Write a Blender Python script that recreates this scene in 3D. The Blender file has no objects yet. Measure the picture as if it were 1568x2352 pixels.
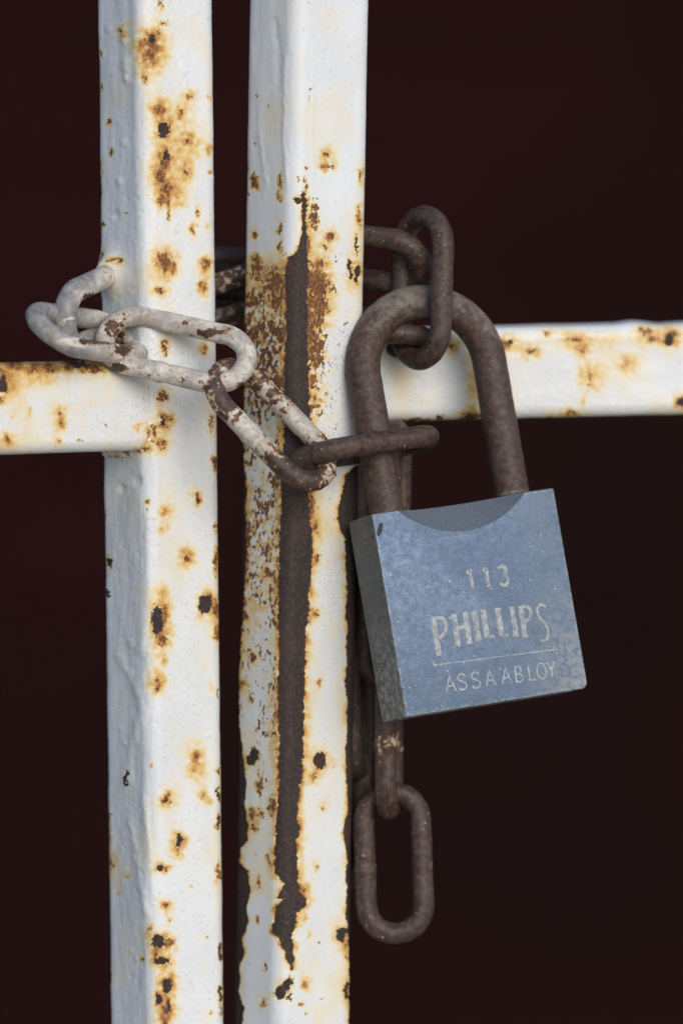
import bpy, math, random
import numpy as np
from mathutils import Vector, Matrix

random.seed(7)
SC = bpy.context.scene
COL = SC.collection
R = math.radians

# ------------------------------------------------------------------ camera
MM = 0.001
S = 0.12 * MM                 # size of one sheet unit at the focus distance (metres)
D0 = 1.30                     # distance of the camera to the gate
PITCH = R(4.0)
TARGET = np.array([0.0, 0.0, 1.05])
RIGHT = np.array([1.0, 0.0, 0.0])
UP = np.array([0.0, math.sin(PITCH), math.cos(PITCH)])
FWD = np.array([0.0, math.cos(PITCH), -math.sin(PITCH)])
CAMPOS = TARGET - FWD * D0

cam_data = bpy.data.cameras.new('camera')
cam = bpy.data.objects.new('camera', cam_data)
COL.objects.link(cam)
cam.location = CAMPOS
cam.rotation_euler = (math.pi / 2 - PITCH, 0, 0)
cam_data.sensor_fit = 'VERTICAL'
cam_data.sensor_height = 36.0
cam_data.lens = 36.0 * D0 / (2352 * S)
cam_data.clip_start = 0.05
cam_data.clip_end = 200.0
cam_data.dof.use_dof = True
cam_data.dof.focus_distance = D0 - 0.004
cam_data.dof.aperture_fstop = 6.8
SC.camera = cam

# ------------------------------------------------------------------ sky, sun, exposure
SUN_DIR = Vector((0.36, -0.82, 0.42)).normalized()      # towards the light
world = bpy.data.worlds.new('World')
SC.world = world
world.use_nodes = True
wn = world.node_tree.nodes
wl = world.node_tree.links
wn.clear()
sky = wn.new('ShaderNodeTexSky')
sky.sky_type = 'NISHITA'
sky.sun_disc = False
sky.sun_elevation = math.asin(SUN_DIR.z)
sky.sun_rotation = math.atan2(SUN_DIR.x, SUN_DIR.y)
sky.air_density = 1.0
sky.dust_density = 1.5
sky.ozone_density = 1.0
bg = wn.new('ShaderNodeBackground')
bg.inputs['Strength'].default_value = 0.14
wo = wn.new('ShaderNodeOutputWorld')
wl.new(sky.outputs[0], bg.inputs['Color'])
wl.new(bg.outputs[0], wo.inputs['Surface'])

sun_data = bpy.data.lights.new('sun', 'SUN')
sun_data.energy = 1.4
sun_data.angle = R(36)
sun_data.color = (1.0, 0.992, 0.975)
sun = bpy.data.objects.new('sun', sun_data)
COL.objects.link(sun)
sun.rotation_euler = SUN_DIR.to_track_quat('Z', 'Y').to_euler()
sun.location = (2, -3, 3)

SC.view_settings.view_transform = 'Standard'
SC.view_settings.look = 'None'
SC.view_settings.gamma = 1.0
SC.view_settings.use_curve_mapping = False
SC.view_settings.exposure = 0.03
SC.render.engine = 'CYCLES'
SC.cycles.use_denoising = True
SC.cycles.max_bounces = 6


# ------------------------------------------------------------------ survey helpers
def P(px, py, d=0.0):
    """sheet position (1568 x 2352) and depth in mm behind the focus plane -> world point"""
    z = D0 + d * MM
    k = S * z / D0
    return CAMPOS + FWD * z + RIGHT * ((px - 784) * k) + UP * ((1176 - py) * k)


def V3(x, y, d):
    """direction: right, up, away from the camera"""
    return RIGHT * x + UP * y + FWD * d


def proj(p):
    q = np.asarray(p) - CAMPOS
    z = q @ FWD
    k = S * z / D0
    return 784 + (q @ RIGHT) / k, 1176 - (q @ UP) / k, (z - D0) / MM


def unit(v):
    v = np.asarray(v, float)
    return v / np.linalg.norm(v)


# ------------------------------------------------------------------ noise
def _hash(ix, iy, seed):
    h = (ix.astype(np.int64) * 374761393 + iy.astype(np.int64) * 668265263 + seed * 1442695041) & 0xFFFFFFFF
    h = ((h ^ (h >> 13)) * 1274126177) & 0xFFFFFFFF
    return h ^ (h >> 16)


def perlin(x, y, seed=0):
    x0 = np.floor(x); y0 = np.floor(y)
    fx = x - x0; fy = y - y0
    sx = fx * fx * fx * (fx * (fx * 6 - 15) + 10)
    sy = fy * fy * fy * (fy * (fy * 6 - 15) + 10)

    def g(ax, ay, dx, dy):
        a = _hash(ax, ay, seed).astype(np.float64) * (2 * math.pi / 4294967296.0)
        return np.cos(a) * dx + np.sin(a) * dy
    n00 = g(x0, y0, fx, fy); n10 = g(x0 + 1, y0, fx - 1, fy)
    n01 = g(x0, y0 + 1, fx, fy - 1); n11 = g(x0 + 1, y0 + 1, fx - 1, fy - 1)
    a = n00 + sx * (n10 - n00); b = n01 + sx * (n11 - n01)
    return (a + sy * (b - a)) * 1.5


def fbm(x, y, size, octaves=3, seed=0, gain=0.5):
    t = 0; amp = 1.0; f = 1.0 / size; nrm = 0
    for o in range(octaves):
        t = t + amp * perlin(x * f, y * f, seed + o * 17)
        nrm += amp; amp *= gain; f *= 2.03
    return t / nrm


def sstep(a, b, x):
    t = np.clip((x - a) / (b - a), 0, 1)
    return t * t * (3 - 2 * t)


# ------------------------------------------------------------------ object helpers
def empty(name, loc, label, cat, group=None):
    o = bpy.data.objects.new(name, None)
    COL.objects.link(o)
    o.location = loc
    o.empty_display_size = 0.01
    o['label'] = label
    o['category'] = cat
    if group:
        o['group'] = group
    return o


def mesh_np(name, verts, quads, mat, parent=None, attrs=None, smooth=True, origin=None, tris=None):
    verts = np.asarray(verts, np.float64)
    if origin is None:
        origin = np.array(parent.location) if parent is not None else np.zeros(3)
        p = parent
        while p is not None and p.parent is not None:
            p = p.parent
            origin = origin + np.array(p.location)
    me = bpy.data.meshes.new(name)
    quads = np.asarray(quads, np.int32)
    n = len(verts)
    me.vertices.add(n)
    me.vertices.foreach_set('co', (verts - origin).astype(np.float32).ravel())
    k = quads.shape[1]
    nf = len(quads)
    idx = quads.ravel()
    starts = np.arange(0, nf * k, k, dtype=np.int32)
    if tris is not None and len(tris):
        tris = np.asarray(tris, np.int32)
        starts = np.concatenate([starts, nf * k + np.arange(0, len(tris) * 3, 3, dtype=np.int32)])
        idx = np.concatenate([idx, tris.ravel()])
        nf += len(tris)
    me.loops.add(len(idx))
    me.loops.foreach_set('vertex_index', idx)
    me.polygons.add(nf)
    me.polygons.foreach_set('loop_start', starts)
    me.polygons.foreach_set('use_smooth', np.full(nf, smooth))
    me.update(calc_edges=True)
    for an, av in (attrs or {}).items():
        av = np.asarray(av, np.float32)
        if av.ndim == 2:
            a = me.attributes.new(an, 'FLOAT_COLOR', 'POINT')
            a.data.foreach_set('color', av.ravel())
        else:
            a = me.attributes.new(an, 'FLOAT', 'POINT')
            a.data.foreach_set('value', av)
    me.validate()
    me.materials.append(mat)
    o = bpy.data.objects.new(name, me)
    COL.objects.link(o)
    if parent is not None:
        o.parent = parent
    return o


def grid_quads(nr, nc, closed_c=True, closed_r=False):
    r = np.arange(nr if closed_r else nr - 1)
    c = np.arange(nc if closed_c else nc - 1)
    rr, cc = np.meshgrid(r, c, indexing='ij')
    r2 = (rr + 1) % nr
    c2 = (cc + 1) % nc
    return np.stack([rr * nc + cc, rr * nc + c2, r2 * nc + c2, r2 * nc + cc], -1).reshape(-1, 4)


# ------------------------------------------------------------------ materials
class NT:
    def __init__(self, name):
        self.m = bpy.data.materials.new(name)
        self.m.use_nodes = True
        self.t = self.m.node_tree
        self.t.nodes.clear()
        self.out = self.t.nodes.new('ShaderNodeOutputMaterial')
        self.b = self.t.nodes.new('ShaderNodeBsdfPrincipled')
        self.t.links.new(self.b.outputs[0], self.out.inputs['Surface'])
        tc = self.t.nodes.new('ShaderNodeTexCoord')
        self.co = tc.outputs['Object']

    def put(self, sock, v):
        if isinstance(v, bpy.types.NodeSocket):
            self.t.links.new(v, sock)
        elif isinstance(v, (tuple, list)) and len(v) == 3 and sock.type == 'RGBA':
            sock.default_value = (*v, 1)
        else:
            sock.default_value = v

    def set(self, **kw):
        for k, v in kw.items():
            self.put(self.b.inputs[k.replace('_', ' ')], v)

    def noise(self, mm, detail=4, rough=0.55, dist=0.0, stretch=None, co=None, seed=0.0):
        n = self.t.nodes.new('ShaderNodeTexNoise')
        n.noise_dimensions = '3D'
        c = co or self.co
        mp = self.t.nodes.new('ShaderNodeMapping')
        mp.inputs['Location'].default_value = (seed, seed * 1.7, seed * 0.6)
        if stretch:
            mp.inputs['Scale'].default_value = stretch
        self.t.links.new(c, mp.inputs['Vector'])
        self.t.links.new(mp.outputs[0], n.inputs['Vector'])
        n.inputs['Scale'].default_value = 1.0 / (mm * MM)
        n.inputs['Detail'].default_value = detail
        n.inputs['Roughness'].default_value = rough
        n.inputs['Distortion'].default_value = dist
        return n.outputs['Fac']

    def voronoi(self, mm, out='Distance', seed=0.0):
        n = self.t.nodes.new('ShaderNodeTexVoronoi')
        mp = self.t.nodes.new('ShaderNodeMapping')
        mp.inputs['Location'].default_value = (seed, seed, seed)
        self.t.links.new(self.co, mp.inputs['Vector'])
        self.t.links.new(mp.outputs[0], n.inputs['Vector'])
        n.inputs['Scale'].default_value = 1.0 / (mm * MM)
        return n.outputs[out]

    def math(self, op, a, b=0.0, c=None, clamp=False):
        n = self.t.nodes.new('ShaderNodeMath')
        n.operation = op
        n.use_clamp = clamp
        self.put(n.inputs[0], a)
        self.put(n.inputs[1], b)
        if c is not None:
            self.put(n.inputs[2], c)
        return n.outputs[0]

    def step(self, x, a, b, lo=0.0, hi=1.0):
        n = self.t.nodes.new('ShaderNodeMapRange')
        n.interpolation_type = 'SMOOTHSTEP'
        self.put(n.inputs['Value'], x)
        n.inputs['From Min'].default_value = a
        n.inputs['From Max'].default_value = b
        n.inputs['To Min'].default_value = lo
        n.inputs['To Max'].default_value = hi
        return n.outputs[0]

    def mix(self, f, a, b, blend='MIX'):
        n = self.t.nodes.new('ShaderNodeMix')
        n.data_type = 'RGBA'
        n.blend_type = blend
        self.put(n.inputs[0], f)
        self.put(n.inputs[6], a)
        self.put(n.inputs[7], b)
        return n.outputs[2]

    def ramp(self, x, stops):
        n = self.t.nodes.new('ShaderNodeValToRGB')
        e = n.color_ramp.elements
        while len(e) < len(stops):
            e.new(0.5)
        for el, (p, c) in zip(e, stops):
            el.position = p
            el.color = (*c, 1)
        self.put(n.inputs[0], x)
        return n.outputs[0]

    def attr(self, name):
        n = self.t.nodes.new('ShaderNodeAttribute')
        n.attribute_type = 'GEOMETRY'
        n.attribute_name = name
        return n

    def sep(self, c):
        n = self.t.nodes.new('ShaderNodeSeparateColor')
        self.t.links.new(c, n.inputs[0])
        return n.outputs

    def bump(self, h, strength, dist_mm, prev=None):
        n = self.t.nodes.new('ShaderNodeBump')
        n.inputs['Strength'].default_value = strength
        n.inputs['Distance'].default_value = dist_mm * MM
        self.put(n.inputs['Height'], h)
        if prev is not None:
            self.t.links.new(prev, n.inputs['Normal'])
        return n.outputs[0]


def mat_paint(name='weathered_white_paint'):
    n = NT(name)
    w = n.attr('wear')
    r, g, b = n.sep(w.outputs['Color'])[0:3]
    grime_shade = w.outputs['Alpha']  # real grime, with the painted shade of a few spots mixed in
    big = n.noise(18, 3, 0.5)
    fine = n.noise(0.55, 3, 0.6, seed=0.3)
    mid = n.noise(2.6, 4, 0.6, seed=0.7)
    paint = n.mix(n.step(big, 0.35, 0.68), (0.655, 0.695, 0.745), (0.70, 0.74, 0.79))
    paint = n.mix(n.math('MULTIPLY', n.step(mid, 0.58, 0.80), 0.20), paint, (0.60, 0.60, 0.58))
    # pin-prick dirt in the paint skin
    vd = n.voronoi(1.5, seed=0.11)
    vc = n.sep(n.voronoi(1.5, 'Color', seed=0.11))
    pin = n.math('MULTIPLY', n.step(vd, 0.17, 0.06), n.step(vc[0], 0.55, 0.62))
    paint = n.mix(n.math('MULTIPLY', pin, 0.75), paint, (0.16, 0.135, 0.11))
    dirt = n.math('MULTIPLY', grime_shade, n.step(n.noise(0.8, 5, 0.7, seed=0.9), 0.50, 0.72))
    paint = n.mix(n.math('MULTIPLY', dirt, 0.75), paint, (0.30, 0.27, 0.21))
    # rust bleeding into the paint
    halo = n.math('ADD', b, n.math('MULTIPLY', n.math('SUBTRACT', n.noise(1.0, 5, 0.7, seed=0.5), 0.5), n.math('MULTIPLY', b, 0.75)))
    stain = n.ramp(halo, [(0.0, (0.74, 0.72, 0.66)), (0.14, (0.74, 0.67, 0.48)), (0.34, (0.68, 0.49, 0.21)),
                          (0.56, (0.50, 0.25, 0.065)), (0.82, (0.25, 0.10, 0.03)), (1.0, (0.15, 0.06, 0.025))])
    col = n.mix(n.step(halo, -0.02, 0.30), paint, stain)
    # flecked surface rust
    rn = n.noise(0.55, 5, 0.7, seed=0.21)
    rcol = n.ramp(n.noise(0.9, 5, 0.65, seed=0.4), [(0.30, (0.060, 0.030, 0.022)), (0.48, (0.15, 0.062, 0.028)), (0.70, (0.36, 0.16, 0.05))])
    rf = n.step(n.math('ADD', g, n.math('MULTIPLY', n.math('SUBTRACT', rn, 0.5), 1.25)), 0.36, 0.66)
    col = n.mix(rf, col, rcol)
    # bare metal where the paint has come off
    bn = n.noise(0.8, 5, 0.65, seed=0.61)
    bcol = n.ramp(bn, [(0.25, (0.020, 0.014, 0.015)), (0.50, (0.029, 0.021, 0.021)), (0.74, (0.085, 0.050, 0.040))])
    fl = n.step(n.noise(0.45, 2, 0.5, seed=0.8), 0.66, 0.74)
    bcol = n.mix(n.math('MULTIPLY', fl, 0.6), bcol, (0.27, 0.15, 0.09))
    bigr = n.noise(9, 3, 0.6, seed=0.33)
    bcol = n.mix(n.math('MULTIPLY', n.step(bigr, 0.48, 0.75), 0.35), bcol, (0.085, 0.040, 0.026))
    bf = n.step(r, 0.40, 0.60)
    col = n.mix(bf, col, bcol)
    n.set(Base_Color=col)
    rough = n.math('MAXIMUM', n.math('MULTIPLY', bf, 0.72), n.math('MAXIMUM', n.math('MULTIPLY', rf, 0.85), n.step(mid, 0.2, 0.8, 0.36, 0.56)))
    n.set(Roughness=rough)
    n.b.inputs['Specular IOR Level'].default_value = 0.42
    bmp = n.bump(fine, 0.22, 0.10)
    bmp = n.bump(n.noise(0.9, 4, 0.6, seed=0.15), n.math and 0.25, 0.12, bmp)
    bmp = n.bump(n.math('MULTIPLY', n.math('MAXIMUM', bf, rf), bn), 0.6, 0.16, bmp)
    n.set(Normal=bmp)
    return n.m


def rust_color(n):
    big = n.noise(9, 4, 0.6, seed=0.2)
    mid = n.noise(1.6, 5, 0.7, seed=0.4)
    fine = n.noise(0.5, 3, 0.6, seed=0.6)
    c = n.ramp(mid, [(0.30, (0.017, 0.012, 0.012)), (0.45, (0.044, 0.026, 0.022)), (0.58, (0.080, 0.047, 0.037)), (0.76, (0.180, 0.082, 0.045))])
    c = n.mix(n.math('MULTIPLY', n.step(big, 0.50, 0.72), 0.6), c, (0.070, 0.064, 0.070))
    c = n.mix(n.math('MULTIPLY', n.step(fine, 0.60, 0.74), 0.42), c, (0.21, 0.105, 0.060))
    c = n.mix(n.math('MULTIPLY', n.step(fine, 0.40, 0.27), 0.55), c, (0.018, 0.014, 0.014))
    return c, mid, fine


def mat_chain():
    n = NT('rusty_chain_steel')
    c, mid, fine = rust_color(n)
    a = n.attr('paint')
    pw = a.outputs['Fac']
    # what is left of the white paint
    pn = n.noise(2.3, 5, 0.62, dist=0.3, seed=0.13)
    v = n.math('ADD', pw, n.math('MULTIPLY', n.math('SUBTRACT', pn, 0.5), 1.7))
    pf = n.step(v, 0.48, 0.53)
    edge = n.math('MULTIPLY', n.step(v, 0.36, 0.50), n.step(pw, 0.1, 0.3))
    grey = n.noise(6, 3, 0.5, seed=0.9)
    pc = n.mix(n.step(grey, 0.4, 0.65), (0.40, 0.39, 0.375), (0.62, 0.60, 0.555))
    pc = n.mix(n.math('MULTIPLY', n.step(n.noise(1.1, 5, 0.7, stretch=(1, 1, 1), seed=0.55), 0.46, 0.64), n.step(pw, 1.15, 0.75, 0.12, 0.7)), pc, (0.30, 0.19, 0.11))
    pc = n.mix(n.step(pw, 0.90, 1.12), pc, n.ramp(n.noise(2.2, 5, 0.7, seed=0.48), [(0.3, (0.15, 0.148, 0.15)), (0.55, (0.27, 0.268, 0.27)), (0.75, (0.40, 0.395, 0.385))]))  # dirty grey with the shade of the left-facing links put into its colour
    pc = n.mix(n.step(v, 0.60, 0.50), pc, (0.50, 0.36, 0.22))
    c = n.mix(n.math('MULTIPLY', edge, 0.6), c, (0.30, 0.14, 0.06))
    # pale flecks
    fk = n.step(n.noise(0.9, 2, 0.5, seed=1.3), 0.70, 0.74)
    c = n.mix(n.math('MULTIPLY', fk, 0.8), c, (0.50, 0.40, 0.30))
    col = n.mix(pf, c, pc)
    n.set(Base_Color=col)
    n.set(Roughness=n.step(pf, 0, 1, 0.50, 0.46))
    n.b.inputs['Specular IOR Level'].default_value = 0.42
    b = n.bump(mid, 0.7, 0.34)
    b = n.bump(fine, 0.55, 0.14, b)
    b = n.bump(pf, 0.7, 0.14, b)
    n.set(Normal=b)
    return n.m


def mat_shackle():
    n = NT('rusty_shackle_steel')
    c, mid, fine = rust_color(n)
    a = n.attr('paint').outputs['Fac']        # grey weathering film on the top of the bow
    f = n.math('MULTIPLY', n.step(n.math('ADD', a, n.math('MULTIPLY', n.math('SUBTRACT', n.noise(3.2, 5, 0.65, seed=0.3), 0.5), 2.0)), 0.30, 1.0), 0.5)
    c = n.mix(f, c, (0.27, 0.255, 0.215))
    fk = n.step(n.noise(0.7, 2, 0.5, seed=1.7), 0.735, 0.77)
    c = n.mix(n.math('MULTIPLY', fk, 0.7), c, (0.40, 0.31, 0.24))
    n.set(Base_Color=c, Roughness=0.62)
    n.b.inputs['Specular IOR Level'].default_value = 0.45
    b = n.bump(mid, 0.30, 0.22)
    b = n.bump(fine, 0.35, 0.10, b)
    n.set(Normal=b)
    return n.m


BWH, BHH = 457 * S / 2, 470 * S


def mat_lock_face():
    n = NT('faded_blue_enamel')
    big = n.noise(16, 4, 0.55, seed=0.35)
    mid = n.noise(2.2, 5, 0.7, seed=0.1)
    fine = n.noise(0.45, 4, 0.7, seed=0.8)
    c = n.ramp(fine, [(0.25, (0.052, 0.084, 0.142)), (0.5, (0.085, 0.136, 0.230)), (0.75, (0.145, 0.208, 0.312))])
    c = n.mix(n.math('MULTIPLY', n.step(big, 0.45, 0.75), 0.22), c, (0.14, 0.17, 0.21))
    # rubbed corner low on the right
    sx = n.t.nodes.new('ShaderNodeSeparateXYZ')
    n.t.links.new(n.co, sx.inputs[0])
    gx = n.step(sx.outputs['X'], 0.004, 0.030)
    gz = n.step(sx.outputs['Z'], -0.018, -0.056)
    wear = n.math('MULTIPLY', n.math('MULTIPLY', gx, n.math('ADD', gz, 0.35)), n.step(mid, 0.34, 0.62))
    c = n.mix(n.math('MULTIPLY', wear, 0.75, clamp=True), c, (0.27, 0.305, 0.32))
    ax_ = n.math('ABSOLUTE', sx.outputs['X'])
    ex = n.step(ax_, BWH - 0.0011, BWH - 0.0003)
    ez = n.math('MAXIMUM', n.step(sx.outputs['Z'], -0.0010, -0.0003), n.step(sx.outputs['Z'], -BHH + 0.0014, -BHH + 0.0003))
    edge = n.math('MULTIPLY', n.math('MAXIMUM', ex, ez), n.step(n.noise(1.1, 5, 0.75, seed=0.77), 0.44, 0.62))
    c = n.mix(n.math('MULTIPLY', edge, 0.7), c, (0.30, 0.33, 0.33))
    scr = n.step(n.noise(2.4, 2, 0.5, stretch=(0.12, 1, 1.6), seed=0.66), 0.70, 0.74)
    c = n.mix(n.math('MULTIPLY', scr, 0.14), c, (0.32, 0.35, 0.37))
    grim = n.step(n.noise(5.5, 5, 0.7, seed=0.27), 0.50, 0.72)
    c = n.mix(n.math('MULTIPLY', grim, 0.38), c, (0.060, 0.085, 0.125))
    band = n.math('MULTIPLY', n.step(sx.outputs['X'], -0.004, 0.004), n.math('MULTIPLY', n.step(sx.outputs['Z'], -0.0115, -0.009), n.step(sx.outputs['Z'], -0.0035, -0.006)))
    vd = n.voronoi(1.7, seed=0.19)
    vc = n.sep(n.voronoi(1.7, 'Color', seed=0.19))
    thr = n.math('ADD', n.math('MULTIPLY', band, 0.22), n.math('ADD', n.math('MULTIPLY', wear, 0.35), 0.12))
    spk = n.math('MULTIPLY', n.step(vd, 0.17, 0.07), n.math('LESS_THAN', vc[0], thr))
    c = n.mix(n.math('MULTIPLY', spk, 0.75), c, (0.52, 0.54, 0.53))
    n.set(Base_Color=c, Roughness=n.step(mid, 0.3, 0.7, 0.42, 0.60), Metallic=0.25)
    b = n.bump(fine, 0.22, 0.06)
    b = n.bump(mid, 0.18, 0.10, b)
    n.set(Normal=b)
    return n.m


def mat_lock_side():
    n = NT('dull_grey_lock_metal')
    mid = n.noise(1.6, 5, 0.72, seed=0.5)
    big = n.noise(9, 4, 0.6, seed=0.2)
    sx = n.t.nodes.new('ShaderNodeSeparateXYZ')
    n.t.links.new(n.co, sx.inputs[0])
    low = n.step(sx.outputs['Z'], -0.020, -0.050)
    c = n.ramp(mid, [(0.28, (0.055, 0.063, 0.069)), (0.5, (0.098, 0.110, 0.119)), (0.75, (0.155, 0.168, 0.176))])
    pale = n.math('MULTIPLY', n.step(mid, 0.40, 0.62), n.math('ADD', n.math('MULTIPLY', low, 1.1), n.step(big, 0.5, 0.8, 0.0, 0.5)))
    c = n.mix(n.math('MULTIPLY', pale, 0.8, clamp=True), c, (0.32, 0.32, 0.315))
    n.set(Base_Color=c, Roughness=0.58, Metallic=0.2)
    b = n.bump(mid, 0.3, 0.14)
    n.set(Normal=b)
    return n.m


def mat_simple(name, col, rough=0.6, var=0.25, mm=0.6, metallic=0.0):
    n = NT(name)
    f = n.noise(mm, 4, 0.65, seed=0.4)
    lo = tuple(x * (1 - var) for x in col)
    hi = tuple(min(1, x * (1 + var)) for x in col)
    n.set(Base_Color=n.ramp(f, [(0.3, lo), (0.7, hi)]), Roughness=rough, Metallic=metallic)
    n.set(Normal=n.bump(f, 0.2, 0.08))
    return n.m


def mat_letters():
    n = NT('worn_pale_lettering')
    f = n.noise(0.9, 5, 0.7, seed=0.4)
    big = n.noise(4.0, 3, 0.6, seed=0.9)
    c = n.ramp(f, [(0.30, (0.11, 0.15, 0.21)), (0.42, (0.24, 0.275, 0.31)), (0.58, (0.40, 0.42, 0.42)), (0.80, (0.54, 0.55, 0.52))])
    c = n.mix(n.math('MULTIPLY', n.step(big, 0.50, 0.68), 0.55), c, (0.115, 0.165, 0.25))
    n.set(Base_Color=c, Roughness=0.7)
    n.set(Normal=n.bump(f, 0.5, 0.15))
    return n.m


def mat_wall():
    n = NT('dark_maroon_wall')
    f = n.noise(330, 3, 0.5, seed=0.9)
    g = n.noise(70, 4, 0.6, seed=0.1, stretch=(0.25, 1, 1))
    c = n.ramp(f, [(0.36, (0.0088, 0.0027, 0.0026)), (0.62, (0.0145, 0.0025, 0.0026))])
    c = n.mix(n.math('MULTIPLY', n.step(g, 0.45, 0.7), 0.3), c, (0.0065, 0.0022, 0.0021))
    n.set(Base_Color=c, Roughness=0.9)
    n.b.inputs['Specular IOR Level'].default_value = 0.1
    n.set(Normal=n.bump(n.noise(6, 4, 0.6), 0.3, 1.0))
    return n.m


PAINT = mat_paint()
CHAIN = mat_chain()
SHACKLE = mat_shackle()
FACE = mat_lock_face()
SIDE = mat_lock_side()
SCOOP = mat_simple('milled_blue_grey_metal', (0.150, 0.185, 0.230), 0.55, 0.28, 0.7, 0.2)
LETTER = mat_letters()
HOLE = mat_simple('dark_hole', (0.035, 0.03, 0.03), 0.8)
TWIG = mat_simple('dry_brown_husk', (0.16, 0.10, 0.05), 0.8)
WALL = mat_wall()
GROUND = mat_simple('grey_concrete', (0.30, 0.275, 0.245), 0.9, 0.2, 12)

# ------------------------------------------------------------------ setting: wall behind, ground below
me = bpy.data.meshes.new('wall')
x, y0, y1, z = 2.2, 1.35, 1.50, 2.6
vs = [(-x, y0, 0), (x, y0, 0), (x, y1, 0), (-x, y1, 0), (-x, y0, z), (x, y0, z), (x, y1, z), (-x, y1, z)]
me.from_pydata(vs, [], [(0, 1, 5, 4), (1, 2, 6, 5), (2, 3, 7, 6), (3, 0, 4, 7), (4, 5, 6, 7), (3, 2, 1, 0)])
me.materials.append(WALL)
o = bpy.data.objects.new('background_wall', me)
COL.objects.link(o)
o['label'] = 'dark maroon wall, out of focus, far behind the white gate'
o['category'] = 'wall'
me = bpy.data.meshes.new('ground')
me.from_pydata([(-40, -40, 0), (40, -40, 0), (40, 40, 0), (-40, 40, 0)], [], [(0, 1, 2, 3)])
me.materials.append(GROUND)
o = bpy.data.objects.new('ground', me)
COL.objects.link(o)
o['kind'] = 'structure'


# ------------------------------------------------------------------ wear marks, read off the photo in enlarged views
def view(ox, oy, k):
    return lambda lst: [(ox + a[0] * k, oy + a[1] * k) + tuple(b * k for b in a[2:6]) + tuple(a[6:]) for a in lst]


Z1 = view(0.0, 516.7, 0.5126)
Z2 = view(746.3, 430.6, 0.5240)
Z5 = view(200.9, 0.0, 0.4211)
Z6 = view(200.9, 1090.8, 0.4028)
Z7 = view(200.9, 1722.3, 0.4028)
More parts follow.
